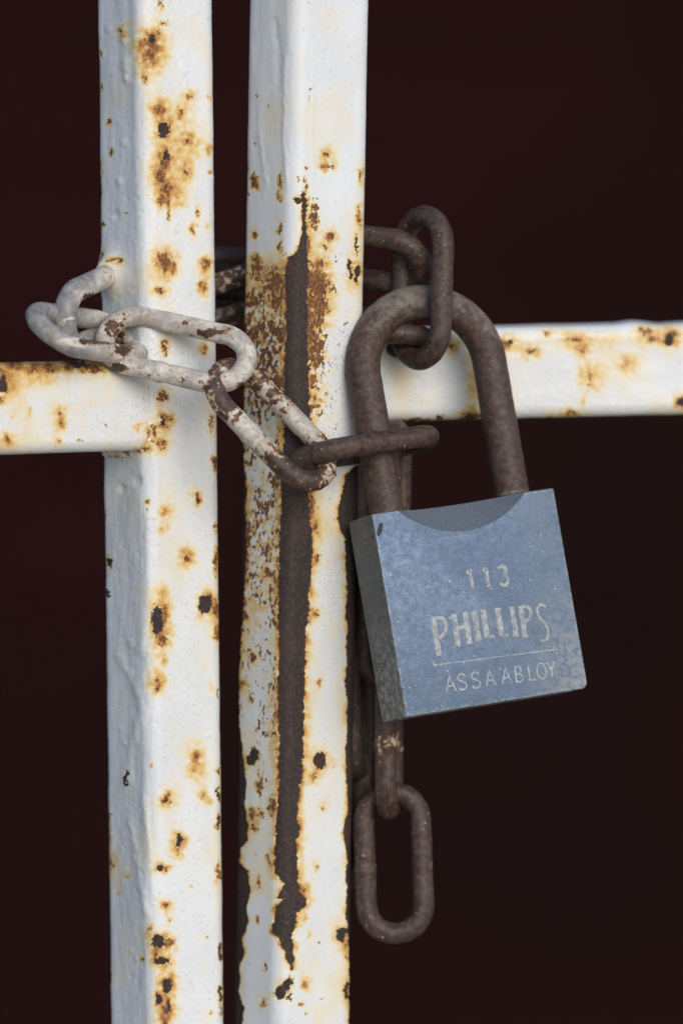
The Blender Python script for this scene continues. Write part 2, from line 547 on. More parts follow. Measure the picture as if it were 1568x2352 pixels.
# x, y, core rx, core ry, bleed rx, bleed ry, strength, kind (0 flecked, 1 bare)
L_SPOTS = Z5([
    (190, 170, 7, 16, 42, 55, .6, 0), (350, 228, 36, 40, 85, 90, .85, 0), (345, 310, 30, 36, 95, 110, .8, 0), (355, 215, 18, 22, 20, 24, .5, 1),
    (310, 425, 14, 24, 26, 38, .7, 0), (385, 590, 12, 24, 55, 65, .65, 0), (412, 602, 9, 26, 30, 50, .6, 0),
    (415, 705, 26, 44, 48, 66, .7, 1), (450, 690, 12, 40, 20, 50, .5, 0), (425, 868, 30, 48, 55, 80, .8, 0), (428, 850, 16, 22, 20, 30, .4, 1),
    (400, 960, 32, 55, 60, 80, .8, 0), (432, 1035, 26, 38, 55, 60, .8, 0), (405, 1085, 18, 40, 40, 55, .7, 0),
    (440, 1180, 8, 38, 14, 45, .5, 0), (440, 1100, 5, 60, 12, 80, .4, 0), (555, 525, 17, 14, 40, 42, .6, 0), (505, 615, 17, 22, 48, 55, .65, 0),
    (548, 775, 12, 25, 75, 85, .6, 0), (538, 935, 14, 26, 50, 66, .62, 0), (500, 1075, 7, 10, 62, 82, .42, 0),
    (600, 1160, 8, 22, 22, 60, .42, 0), (572, 1255, 12, 16, 30, 42, .6, 0), (540, 850, 3, 3, 120, 260, .14, 0), (400, 800, 3, 3, 100, 420, .16, 0),
    (415, 1430, 34, 62, 72, 95, .8, 0), (470, 1455, 24, 44, 40, 60, .75, 0), (395, 1590, 34, 18, 48, 30, .7, 0),
    (648, 1440, 24, 32, 52, 65, .8, 0), (632, 1560, 10, 34, 40, 72, .7, 0), (115, 670, 16, 22, 22, 30, .7, 0),
    (128, 825, 14, 30, 18, 36, .7, 0), (70, 295, 6, 12, 12, 20, .7, 0), (75, 470, 7, 14, 12, 25, .6, 0), (85, 1220, 9, 16, 14, 26, .8, 0),
    (180, 1418, 22, 14, 32, 24, .75, 0), (97, 1410, 12, 26, 16, 30, .6, 1), (665, 820, 5, 8, 24, 46, .5, 0), (668, 940, 8, 12, 18, 30, .6, 0),
    (655, 1220, 5, 10, 24, 40, .35, 0), (402, 20, 7, 30, 14, 44, .3, 0), (425, 128, 26, 7, 34, 14, .28, 0), (390, 160, 8, 26, 20, 40, .3, 0),
    (78, 900, 3, 30, 8, 60, .5, 0), (78, 1060, 3, 40, 8, 60, .5, 0), (660, 530, 3, 5, 8, 12, .6, 0), (210, 1165, 5, 6, 12, 12, .5, 0),
    (400, 40, 3, 3, 70, 130, .10, 0)]) + Z1([
    (915, 555, 9, 27, 30, 46, .65, 0), (740, 545, 16, 42, 30, 60, .55, 0), (730, 765, 28, 26, 42, 46, .55, 0), (740, 880, 27, 30, 48, 58, .8, 0), (738, 882, 12, 12, 10, 10, .1, 1),
    (690, 930, 14, 40, 30, 60, .6, 0), (645, 1005, 26, 16, 40, 30, .75, 0), (715, 990, 10, 34, 60, 56, .34, 0), (735, 985, 8, 24, 20, 30, .6, 0),
    (945, 890, 12, 40, 30, 70, .3, 0), (958, 1070, 12, 40, 16, 52, .8, 0), (960, 1060, 8, 25, 8, 25, .3, 1)]) + Z6([
    (345, 155, 11, 18, 20, 26, .6, 0), (338, 207, 5, 14, 8, 16, .5, 1), (435, 210, 9, 10, 50, 46, .55, 0), (435, 310, 3, 3, 52, 52, .30, 0),
    (625, 130, 12, 40, 48, 66, .65, 0), (627, 140, 8, 14, 8, 14, .3, 1), (570, 470, 20, 30, 64, 78, .72, 0), (398, 832, 33, 84, 60, 95, .7, 1), (440, 800, 18, 55, 45, 80, .65, 0),
    (430, 938, 28, 42, 62, 80, .75, 0), (672, 740, 40, 58, 62, 96, .7, 1), (690, 700, 30, 40, 40, 60, .5, 0), (735, 770, 14, 64, 24, 80, .7, 0),
    (738, 490, 12, 90, 24, 105, .75, 0), (738, 900, 12, 40, 22, 52, .8, 0), (122, 500, 11, 40, 22, 55, .75, 1), (112, 672, 10, 24, 14, 30, .5, 1),
    (402, 1170, 13, 17, 62, 66, .62, 0), (405, 1215, 14, 18, 40, 45, .6, 0), (440, 1060, 8, 20, 32, 55, .35, 0), (430, 680, 8, 10, 42, 62, .35, 0),
    (710, 1210, 5, 8, 30, 60, .25, 0), (735, 300, 9, 26, 16, 36, .65, 0), (425, 500, 3, 3, 60, 600, .10, 0), (105, 240, 5, 26, 8, 40, .6, 0), (745, 1240, 6, 30, 8, 34, .5, 1)]) + Z7([
    (225, 170, 12, 42, 17, 46, .6, 1), (455, 285, 28, 28, 62, 62, .75, 0), (448, 290, 10, 10, 10, 10, .1, 1), (625, 40, 12, 16, 52, 84, .55, 0), (615, 115, 7, 7, 76, 86, .35, 0),
    (660, 260, 8, 16, 42, 55, .4, 0), (690, 300, 5, 7, 34, 40, .3, 0), (748, 120, 12, 32, 22, 42, .75, 0), (750, 255, 8, 40, 16, 50, .65, 1), (748, 410, 10, 48, 22, 60, .8, 1),
    (748, 700, 14, 52, 22, 62, .8, 0), (522, 515, 19, 30, 52, 66, .7, 1), (515, 575, 9, 22, 46, 56, .6, 0), (410, 673, 27, 20, 46, 40, .7, 1), (455, 680, 12, 14, 24, 26, .5, 0),
    (448, 885, 15, 15, 50, 52, .62, 0), (475, 970, 7, 9, 22, 27, .5, 0), (355, 1025, 9, 16, 30, 46, .6, 0), (405, 1095, 36, 36, 58, 60, .75, 1), (468, 1100, 22, 36, 40, 50, .75, 0),
    (390, 1170, 14, 40, 40, 60, .6, 0), (430, 1208, 42, 26, 62, 48, .75, 1), (458, 1350, 27, 46, 58, 70, .75, 1), (465, 1310, 20, 30, 40, 50, .7, 0), (405, 1420, 19, 28, 40, 45, .7, 1),
    (455, 1475, 24, 50, 60, 80, .75, 0), (462, 1460, 12, 34, 12, 34, .4, 1), (440, 1540, 30, 30, 56, 50, .75, 0), (760, 1150, 9, 60, 16, 70, .7, 1), (762, 1390, 11, 50, 22, 70, .75, 1),
    (762, 1490, 6, 30, 10, 40, .5, 1), (310, 1190, 6, 18, 12, 28, .5, 0), (240, 720, 6, 12, 26, 42, .3, 0), (130, 370, 7, 18, 12, 26, .7, 0), (130, 500, 5, 70, 11, 85, .5, 0),
    (132, 650, 8, 34, 14, 52, .6, 0), (135, 1290, 6, 44, 12, 52, .5, 0), (180, 810, 5, 10, 24, 34, .22, 0), (710, 1490, 6, 8, 22, 30, .4, 0), (160, 600, 3, 3, 60, 200, .12, 0),
    (440, 1300, 3, 3, 80, 330, .14, 0), (365, 90, 5, 8, 12, 18, .5, 0), (585, 780, 4, 6, 20, 26, .4, 0), (683, 1060, 4, 6, 12, 16, .4, 0), (505, 765, 3, 4, 8, 8, .4, 0)])

R_SPOTS = Z5([
    (1300, 840, 14, 22, 58, 58, .6, 0), (1305, 908, 42, 12, 62, 40, .6, 0), (905, 985, 18, 44, 28, 55, .7, 0), (925, 1020, 10, 26, 16, 32, .6, 0), (1052, 1000, 14, 58, 28, 72, .72, 0),
    (1038, 1070, 10, 34, 18, 40, .6, 0), (1048, 1240, 15, 36, 22, 46, .75, 0), (905, 1280, 11, 32, 22, 42, .7, 0), (1050, 1350, 12, 30, 18, 40, .65, 0),
    (1322, 1290, 20, 34, 50, 62, .62, 0), (1290, 1345, 16, 14, 40, 30, .5, 0), (1272, 1430, 24, 24, 50, 46, .65, 0), (925, 1415, 26, 18, 36, 30, .65, 0), (1492, 960, 8, 40, 30, 85, .42, 0),
    (1482, 1180, 9, 60, 26, 85, .5, 0), (1470, 1340, 8, 60, 30, 80, .4, 1), (1472, 1500, 12, 56, 30, 90, .5, 1), (1275, 1545, 36, 42, 62, 62, .62, 0), (1182, 1110, 16, 70, 40, 85, .6, 1), (1145, 1095, 18, 20, 26, 26, .5, 1),
    (1190, 1010, 5, 50, 14, 60, .35, 0), (1155, 980, 6, 30, 12, 34, .35, 0), (1195, 915, 8, 8, 12, 12, .4, 0), (1215, 520, 4, 40, 8, 46, .3, 0), (1318, 485, 3, 4, 7, 7, .5, 0),
    (905, 790, 6, 10, 12, 14, .5, 0), (880, 910, 4, 24, 8, 30, .6, 0), (868, 1045, 5, 20, 8, 22, .6, 1), (1240, 1180, 30, 90, 40, 110, .36, 0), (1205, 1340, 12, 60, 26, 90, .5, 0),
    (920, 520, 8, 30, 14, 40, .16, 0), (985, 580, 16, 14, 20, 18, .16, 0)]) + Z1([
    (1420, 260, 30, 60, 60, 90, .5, 0), (1440, 370, 30, 40, 60, 70, .55, 0), (1400, 480, 22, 60, 40, 90, .5, 0), (1440, 780, 12, 14, 24, 22, .5, 0), (1150, 200, 30, 60, 50, 70, .5, 0),
    (1230, 240, 40, 60, 60, 90, .55, 0), (1230, 340, 30, 40, 50, 60, .5, 0), (1568, 200, 9, 50, 20, 80, .5, 1), (1565, 650, 10, 60, 16, 70, .55, 1), (1180, 490, 10, 44, 20, 60, .5, 0), (1410, 610, 14, 30, 24, 40, .4, 0)]) + Z6([
    (1322, 1185, 8, 22, 25, 42, .5, 0), (1300, 790, 20, 16, 30, 30, .7, 0), (885, 1190, 10, 14, 38, 36, .7, 0), (945, 1040, 18, 30, 30, 42, .65, 0), (930, 1270, 14, 30, 18, 36, .6, 0),
    (970, 1440, 9, 28, 14, 32, .6, 1), (1300, 300, 14, 40, 40, 70, .55, 0), (1310, 480, 20, 26, 40, 50, .45, 0), (1030, 560, 22, 30, 40, 50, .5, 0), (1270, 160, 12, 70, 24, 80, .6, 0)]) + Z7([
    (945, 45, 33, 46, 40, 56, .6, 1), (1325, 60, 38, 44, 62, 68, .7, 1), (1292, 150, 12, 18, 46, 50, .5, 0), (980, 200, 16, 74, 24, 82, .7, 0), (1050, 320, 24, 62, 30, 66, .62, 0),
    (940, 370, 20, 36, 34, 46, .65, 0), (985, 365, 18, 32, 30, 40, .62, 0), (950, 440, 30, 18, 38, 30, .5, 0), (1035, 630, 11, 36, 17, 46, .65, 0), (975, 755, 10, 36, 22, 56, .5, 0),
    (965, 970, 11, 20, 22, 32, .6, 0), (1010, 1240, 8, 30, 22, 52, .32, 0), (1305, 665, 8, 16, 26, 52, .32, 0), (1340, 325, 12, 8, 36, 36, .2, 0), (1232, 800, 11, 16, 52, 60, .5, 0),
    (1240, 960, 5, 5, 22, 22, .4, 0), (1238, 1340, 10, 18, 30, 42, .6, 0), (1097, 1385, 34, 36, 44, 50, .6, 1), (1140, 1335, 24, 32, 36, 46, .6, 1), (1156, 1410, 13, 18, 20, 26, .5, 1),
    (1000, 1440, 18, 30, 34, 50, .7, 0), (1215, 1455, 12, 10, 25, 26, .5, 0), (1250, 1500, 8, 8, 20, 24, .4, 0), (1260, 1060, 4, 4, 24, 44, .3, 0), (1442, 1060, 24, 42, 46, 70, .6, 1), (1470, 1030, 24, 14, 30, 30, .4, 1),
    (1470, 1120, 10, 10, 40, 60, .45, 0), (1480, 1370, 14, 44, 24, 60, .55, 1), (1475, 1180, 8, 12, 18, 20, .5, 0), (1315, 1100, 4, 4, 5, 5, .3, 1), (1343, 1420, 4, 4, 5, 5, .3, 1), (965, 595, 4, 4, 4, 4, .2, 1),
    (1400, 100, 3, 3, 60, 220, .10, 0), (1220, 560, 3, 3, 40, 300, .2, 0)])

LR_SPOTS = Z1([
    (275, 845, 7, 18, 36, 58, .42, 0), (276, 892, 7, 12, 26, 36, .45, 0), (35, 962, 14, 12, 40, 36, .6, 0), (15, 715, 18, 46, 58, 70, .7, 1), (10, 650, 14, 20, 60, 60, .55, 0),
    (70, 630, 30, 20, 60, 42, .7, 0), (150, 645, 26, 16, 55, 40, .75, 0), (215, 640, 26, 26, 60, 44, .75, 0), (320, 628, 60, 16, 80, 34, .75, 0), (420, 640, 60, 22, 80, 44, .75, 0), (350, 625, 40, 12, 60, 24, .5, 1),
    (140, 838, 3, 5, 18, 22, .36, 0), (265, 975, 6, 9, 16, 22, .55, 0), (5, 790, 12, 14, 26, 26, .5, 0), (55, 855, 4, 4, 12, 12, .4, 0), (620, 905, 4, 6, 26, 32, .4, 0), (640, 1005, 26, 14, 40, 26, .7, 0),
    (670, 935, 10, 36, 26, 50, .6, 0), (150, 700, 3, 3, 260, 60, .16, 0), (60, 990, 3, 3, 160, 60, .12, 0), (480, 900, 5, 5, 7, 7, .3, 0), (360, 965, 20, 4, 26, 8, .3, 0)])
RR_SPOTS = Z2([
    (790, 688, 34, 16, 55, 45, .75, 0), (810, 675, 20, 8, 20, 10, .4, 1), (900, 720, 26, 18, 50, 46, .65, 0), (1100, 668, 46, 12, 70, 36, .7, 0), (1122, 712, 14, 14, 50, 40, .5, 0), (1155, 830, 10, 30, 62, 86, .5, 0),
    (1320, 770, 17, 11, 50, 46, .5, 0), (1400, 635, 22, 16, 42, 32, .75, 0), (1505, 668, 20, 32, 58, 60, .7, 1), (1520, 640, 36, 14, 50, 30, .7, 0), (1562, 940, 20, 20, 48, 48, .7, 1), (640, 1000, 46, 18, 66, 40, .75, 0), (620, 1020, 40, 10, 50, 20, .5, 1),
    (555, 695, 16, 16, 46, 46, .65, 0), (1080, 992, 30, 10, 54, 26, .55, 0), (980, 1005, 30, 6, 50, 20, .5, 0), (650, 880, 4, 4, 40, 120, .28, 0), (505, 1012, 10, 8, 14, 12, .5, 1), (400, 1022, 60, 6, 70, 14, .55, 1),
    (970, 640, 20, 7, 34, 14, .6, 0), (1130, 940, 4, 8, 20, 34, .3, 0), (640, 800, 3, 3, 50, 160, .2, 0), (1250, 660, 3, 3, 300, 40, .12, 0), (1440, 660, 20, 10, 40, 24, .4, 0)])


def wear_fields(u, v, spots, seed):
    """-> bare, flecked, bleed, grime in 0..1"""
    w1x = fbm(u, v, 22, 3, seed + 1); w1y = fbm(u, v, 22, 3, seed + 2)
    w2x = fbm(u, v, 6.0, 3, seed + 3); w2y = fbm(u, v, 6.0, 3, seed + 4)
    wu = u + 9 * w1x + 7.5 * w2x
    wv = v + 10 * w1y + 8.0 * w2y
    hu = u + 11 * w1x + 3 * w2x; hv = v + 12 * w1y + 3 * w2y
    hmod = np.clip(0.85 + 0.9 * fbm(u, v, 15, 3, seed + 6), 0.3, 1.4)
    fleck = fbm(u, v * 0.8, 8.0, 4, seed + 5, 0.65)
    bare = np.zeros_like(u); rust = np.zeros_like(u); keep = np.ones_like(u)
    for (X, Y, cx, cy, hx, hy, st, kind) in spots:
        hx = max(hx, cx + 2); hy = max(hy, cy + 2)
        m = (np.abs(u - X) < 2.4 * hx + 16) & (np.abs(v - Y) < 2.4 * hy + 16)
        if not m.any():
            continue
        rc = np.sqrt(((wu[m] - X) / cx) ** 2 + ((wv[m] - Y) / cy) ** 2)
        f = 1.0 - rc
        sharp = max(0.12, 2.2 / min(cx, cy))
        if kind == 1:
            bare[m] = np.maximum(bare[m], np.clip(0.5 + f / sharp, 0, 1))
            rust[m] = np.maximum(rust[m], np.clip(0.42 + 0.9 * f + 1.0 * fleck[m], 0, 1) * (rc < 1.6))
        else:
            val = 0.33 + 0.62 * f + 1.15 * fleck[m]
            rust[m] = np.maximum(rust[m], np.clip(val, 0, 1) * sstep(1.8, 1.0, rc))
        rh2 = ((hu[m] - X) / hx) ** 2 + ((hv[m] - Y) / hy) ** 2
        keep[m] *= (1 - np.clip(0.76 * st * np.exp(-3.0 * rh2) * hmod[m], 0, .95)) * (1 - np.clip(0.42 * st * np.exp(-0.75 * rh2) * hmod[m], 0, .9))
    keep *= 1 - 0.13 * sstep(-0.10, 0.45, fbm(u, v * 0.6, 110, 3, seed + 9))
    return bare, rust, 1 - keep, fleck


def strip(v, pts):
    pts = sorted(pts)
    ys = np.array([p[0] for p in pts]); xs = np.array([p[1] for p in pts])
    return np.interp(v, ys, xs)


def z6e(lst):
    return [(1090.8 + y * 0.4028, 200.9 + x * 0.4028) for (x, y) in lst]


def z7e(lst):
    return [(1722.3 + y * 0.4028, 200.9 + x * 0.4028) for (x, y) in lst]


STRIP_L = [(500, 694), (520, 695), (535, 693), (560, 690), (572, 685), (583, 676), (588, 668), (593, 658), (640, 653), (700, 657), (780, 654), (900, 650), (1000, 652)] + \
    z6e([(1100, 60), (1100, 250), (1090, 400), (1085, 700), (1090, 1000), (1080, 1200), (1090, 1500)]) + \
    z7e([(1085, 100), (1090, 200), (1078, 330), (1075, 400), (1072, 470), (1065, 560), (1063, 690), (1090, 735), (1125, 770), (1118, 850), (1070, 850), (1066, 900), (1070, 940), (1052, 1000), (1055, 1050), (1092, 1085), (1100, 1120), (1125, 1150), (1130, 1190), (1160, 1232)])
STRIP_R = [(500, 702), (520, 705), (560, 706), (600, 708), (700, 706), (780, 708), (900, 712), (1000, 714)] + \
    z6e([(1262, 60), (1270, 250), (1285, 400), (1268, 650), (1268, 780), (1245, 900), (1240, 1200), (1230, 1500)]) + \
    z7e([(1230, 100), (1226, 160), (1204, 240), (1196, 400), (1212, 450), (1194, 520), (1200, 740), (1212, 820), (1252, 850), (1245, 890), (1196, 930), (1190, 1010), (1160, 1070), (1180, 1130), (1182, 1190), (1168, 1232)])
EDGE_R = [(1060, 826), (1090, 795)] + z6e([(1468, 20), (1455, 110), (1430, 185), (1424, 240), (1445, 320), (1468, 370), (1474, 500), (1480, 700), (1470, 800), (1482, 860), (1478, 1000), (1482, 1100), (1465, 1200), (1482, 1260), (1480, 1500)]) + \
    z7e([(1470, 30), (1482, 200), (1484, 350), (1462, 430), (1460, 500), (1482, 600), (1474, 700), (1482, 820), (1474, 950), (1484, 1010), (1488, 1120), (1494, 1250), (1496, 1600)])
EDGE_L = [(640, 560), (780, 560), (1000, 556), (1080, 560)] + z6e([(905, 100), (896, 200), (905, 300), (904, 450), (896, 600), (890, 700), (880, 900), (872, 1000), (862, 1100), (862, 1400)]) + \
    z7e([(880, 0), (896, 100), (906, 200), (890, 300), (912, 420), (912, 520), (872, 560), (866, 640), (910, 690), (916, 740), (925, 800), (920, 850), (900, 910), (912, 980), (896, 1040), (874, 1080), (896, 1160), (870, 1210), (864, 1320), (866, 1400), (890, 1480), (880, 1562)])


def fields_left_post(u, v):
    b, r, h, fl = wear_fields(u, v, L_SPOTS, 11)
    g = 0.45 + 0.4 * fbm(u, v, 60, 2, 5)
    g += 0.7 * np.exp(-(((u - 300) / 60) ** 2 + ((v - 800) / 60) ** 2))  # soft shadow behind the painted link, laid in through the grime mask
    # raised welts, drips and blisters under the paint
    d = 0.16 * fbm(u, v * 0.35, 46, 3, 21) + 0.06 * fbm(u, v * 0.7, 14, 3, 22)
    leftf = sstep(365, 330, u)
    d += leftf * (0.30 * fbm(u, v * 0.22, 34, 3, 23) + 0.06 * fbm(u, v, 9, 2, 24) * (0.5 + 1.5 * np.clip(fbm(u, v, 70, 2, 25), 0, 1)))
    for (pts, w, a) in (([(300, 1890), (312, 1960), (325, 2040), (338, 2100)], 9, .40), ([(318, 1560), (325, 1640), (300, 1720), (292, 1800)], 12, .35), ([(338, 1180), (345, 1400), (322, 1500)], 10, .3),
                        ([(272, 1500), (300, 1560), (318, 1600)], 10, .3), ([(330, 1830), (345, 1950), (350, 2060)], 8, .3), ([(282, 60), (290, 160), (290, 190)], 9, .35)):
        xs = strip(v, [(p[1], p[0]) for p in pts])
        inb = sstep(pts[0][1] - 25, pts[0][1] + 10, v) * sstep(pts[-1][1] + 15, pts[-1][1] - 10, v)
        d += a * np.exp(-((u - xs + 5 * fbm(u, v, 20, 2, 31)) / w) ** 2) * inb
    for (x, y, rr, a) in ((422, 158, 11, .30), (289, 150, 14, .35), (290, 100, 8, .25), (290, 178, 6, .3), (268, 494, 8, -.4), (280, 1122, 8, -.45), (316, 1106, 10, -.5), (276, 418, 8, .3), (284, 327, 7, .25), (250, 66, 8, .2), (302, 1478, 8, .3)):
        d += a * np.exp(-(((u - x) / rr) ** 2 + ((v - y) / (rr * 1.3)) ** 2) ** 1.5)
    rg = np.random.RandomState(3)
    for k in range(320):
        x = rg.uniform(235, 500); y = rg.uniform(0, 2352); rr = rg.uniform(2.5, 6); a = rg.uniform(-.16, .22)
        m = (np.abs(u - x) < 4 * rr) & (np.abs(v - y) < 4 * rr)
        d[m] += a * np.exp(-(((u[m] - x) / rr) ** 2 + ((v[m] - y) / rr) ** 2))
    # thick paint that has glued the chain to the post
    g += 0.6 * np.exp(-(((u - E_HIT[0]) / 40) ** 2 + ((v - E_HIT[1] - 20) / 70) ** 2))  # mound darkened to match the shaded grey painted on the link
    d += 5.0 * np.exp(-1.2 * (((u - E_HIT[0]) / 24) ** 2 + ((v - E_HIT[1]) / 44) ** 2))
    d += -0.20 * b - 0.06 * r * (1 - b)
    return b, r, h, g, d


def fields_right_post(u, v):
    b, r, h, fl = wear_fields(u, v, R_SPOTS, 47)
    jx = 7.0 * fbm(u, v, 18, 3, 61) + 5.5 * fbm(u, v, 6, 3, 62)
    lft = strip(v, STRIP_L); rgt = strip(v, STRIP_R)
    on = sstep(480, 505, v) * sstep(2238, 2222, v)
    sd = np.minimum(u - lft + jx * 0.8, rgt - u + jx * 0.9)
    sd = np.where(on > 0.5, sd, -99)
    b = np.maximum(b, np.clip(0.5 + sd / 5, 0, 1))
    h = 1 - (1 - h) * (1 - 0.55 * np.exp(-np.clip(-sd, 0, 400) / (7 + 3 * (u > 690)) ) * (sd > -98) * (0.5 + 1.3 * np.clip(fbm(u, v, 26, 2, 63) + .35, 0, 1)))
    er = strip(v, EDGE_R); el = strip(v, EDGE_L)
    se = np.where(v > 1070, u - er + jx * 0.7, -99)  # right edge: bare metal, with the rounded corner's shade painted in too
    sl = np.where(v > 630, el - u + jx * 0.6, -99)
    for s_, bs in ((se, 1.0), (sl, 1.0)):
        b = np.maximum(b, np.clip(0.5 + s_ / 4, 0, 1))
        h = 1 - (1 - h) * (1 - 0.5 * np.exp(-np.clip(-s_, 0, 400) / 6) * (s_ > -98) * (0.4 + 1.3 * np.clip(fbm(u, v, 30, 2, 64) + .35, 0, 1)))
    # rust dots crowding the shaded face beside the strip
    den = 0.95 * sstep(560, 690, v) * sstep(960, 800, v) + 0.58 * sstep(780, 900, v) * sstep(1500, 1150, v) + 0.36 * sstep(1100, 1250, v) * sstep(1900, 1500, v)
    den *= sstep(720, 650, u)
    den = den + 0.45 * sstep(1500, 1620, v) * sstep(1900, 1750, v) * np.exp(-((u - 628) / 22) ** 2)
    den2 = (0.40 * sstep(520, 640, v) * sstep(1000, 760, v) + 0.45 * sstep(560, 640, v) * sstep(1350, 950, v)) * sstep(810, 715, u) * (u > 700)
    dots = fbm(u, v * 0.5, 8, 4, 71, 0.65) + 0.45 * fbm(u, v * 0.6, 34, 2, 74)
    dd = np.clip(den, 0, 1)
    r = np.maximum(r, np.clip((dots + dd * 0.55 - 0.40) * 2.2 + .28, 0, 1) * (dd > .02))
    r = np.maximum(r, np.clip((dots + den2 * 0.75 - 0.46) * 3.0 + .3, 0, 1) * (den2 > .02))
    h = 1 - (1 - h) * (1 - np.clip(0.40 * (dd + den2) * (0.55 + 1.4 * fbm(u, v, 18, 3, 72)), 0, .8))
    # the whole lower face has yellowed
    h = 1 - (1 - h) * (1 - 0.045 * sstep(1000, 1150, v) * sstep(700, 720, u) * (0.6 + 1.2 * np.clip(fbm(u, v * .5, 50, 3, 73) + .3, 0, 1)))
    g = 0.22 + 0.75 * sstep(560, 720, v) * sstep(1550, 1350, v) * (u > 700) + 0.2 * fbm(u, v, 60, 2, 5)
    d = 0.13 * fbm(u, v * 0.3, 46, 3, 81) + 0.05 * fbm(u, v * 0.7, 14, 3, 82)
    lf = sstep(690, 660, u)
    d += lf * sstep(600, 400, v) * 0.18 * fbm(u, v * 0.18, 30, 3, 83)
    for (pts, w, a) in (([(632, 50), (640, 130), (634, 210)], 8, -.35), ([(655, 130), (652, 330), (660, 420)], 5, .25), ([(598, 300), (606, 390), (612, 430)], 5, .22), ([(720, 130), (716, 300), (722, 420)], 3.5, .12)):
        xs = strip(v, [(p[1], p[0]) for p in pts])
        inb = sstep(pts[0][1] - 15, pts[0][1] + 15, v) * sstep(pts[-1][1] + 15, pts[-1][1] - 15, v)
        d += a * np.exp(-((u - xs + 6 * fbm(u, v, 24, 2, 31)) / w) ** 2) * inb
    for s_ in (sd, se, sl):      # lifted rim of the paint
        d += 0.14 * np.exp(-(np.clip(-s_, 0, 60) / 5.0) ** 1.5) * (s_ > -60) * (1 - b) * (0.5 + np.clip(fbm(u, v, 14, 2, 88) * 2, -.5, 1))
    d += -0.36 * b - 0.06 * r * (1 - b)
    d += 0.10 * b * fbm(u, v * .7, 7, 3, 89)
    return b, r, h, g, d


def fields_left_rail(u, v):
    b, r, h, fl = wear_fields(u, v, LR_SPOTS, 91)
    h = 1 - (1 - h) * (1 - 0.13 * np.clip(fbm(u, v, 70, 3, 92) + .45, 0, 1))
    g = 0.45 + 0.3 * fbm(u, v, 40, 2, 93)
    g += .5 * np.exp(-(((u - 330) / 40) ** 2))  # greyed near the weld: shading of the joint put into the grime mask
    d = 0.14 * fbm(u * 0.5, v, 40, 3, 94) + 0.05 * fbm(u, v, 12, 3, 95)
    d += -0.2 * b - 0.05 * r * (1 - b)
    return b, r, h, g, d


def fields_right_rail(u, v):
    b, r, h, fl = wear_fields(u, v, RR_SPOTS, 131)
    h = 1 - (1 - h) * (1 - 0.08 * np.clip(fbm(u, v, 80, 3, 132) + .4, 0, 1))
    g = 0.3 + 0.8 * np.exp(-(((u - 890) / 60) ** 2 + ((v - 810) / 50) ** 2)) + 0.5 * sstep(770, 745, v)
    d = 0.22 * fbm(u * 0.5, v, 50, 3, 134) + 0.05 * fbm(u, v, 12, 3, 135)
    d += 0.6 * (np.exp(-(((u - 1445) / 28) ** 2)) - 0.5 * np.exp(-(((u - 1510) / 20) ** 2))) * sstep(770, 745, v)
    d += -0.2 * b - 0.05 * r * (1 - b)
    return b, r, h, g, d


# ------------------------------------------------------------------ square tube with real paint skin
def perimeter(a, r):
    """function of arc length -> (e1, e2, n1, n2) and the total length; starts at the hidden corner"""
    h = a / 2; f = a - 2 * r; q = math.pi * r / 2
    corners = [(-1, -1, math.pi), (1, -1, 1.5 * math.pi), (1, 1, 0.0), (-1, 1, 0.5 * math.pi)]
    segs = []   # half corner, face -n2, corner, face n1, corner, face n2, corner, face -n1, half corner
    total = 4 * f + 4 * q

    def at(s):
        s = np.mod(s, total)
        e = np.zeros((len(s), 4))
        for i in range(len(s)):
            t = s[i] + q / 2
            k = int(t // (f + q)) % 4
            t = t - (t // (f + q)) * (f + q)
            cx, cy, a0 = corners[k]
            if t < q:
                an = a0 + t / r
                e[i] = (cx * (h - r) + r * math.cos(an), cy * (h - r) + r * math.sin(an), math.cos(an), math.sin(an))
            else:
                an = a0 + math.pi / 2
                nx, ny = math.cos(an), math.sin(an)
                px = cx * (h - r) + r * nx; py = cy * (h - r) + r * ny
                tx, ty = -ny, nx
                e[i] = (px + tx * (t - q), py + ty * (t - q), nx, ny)
        return e
    return at, total


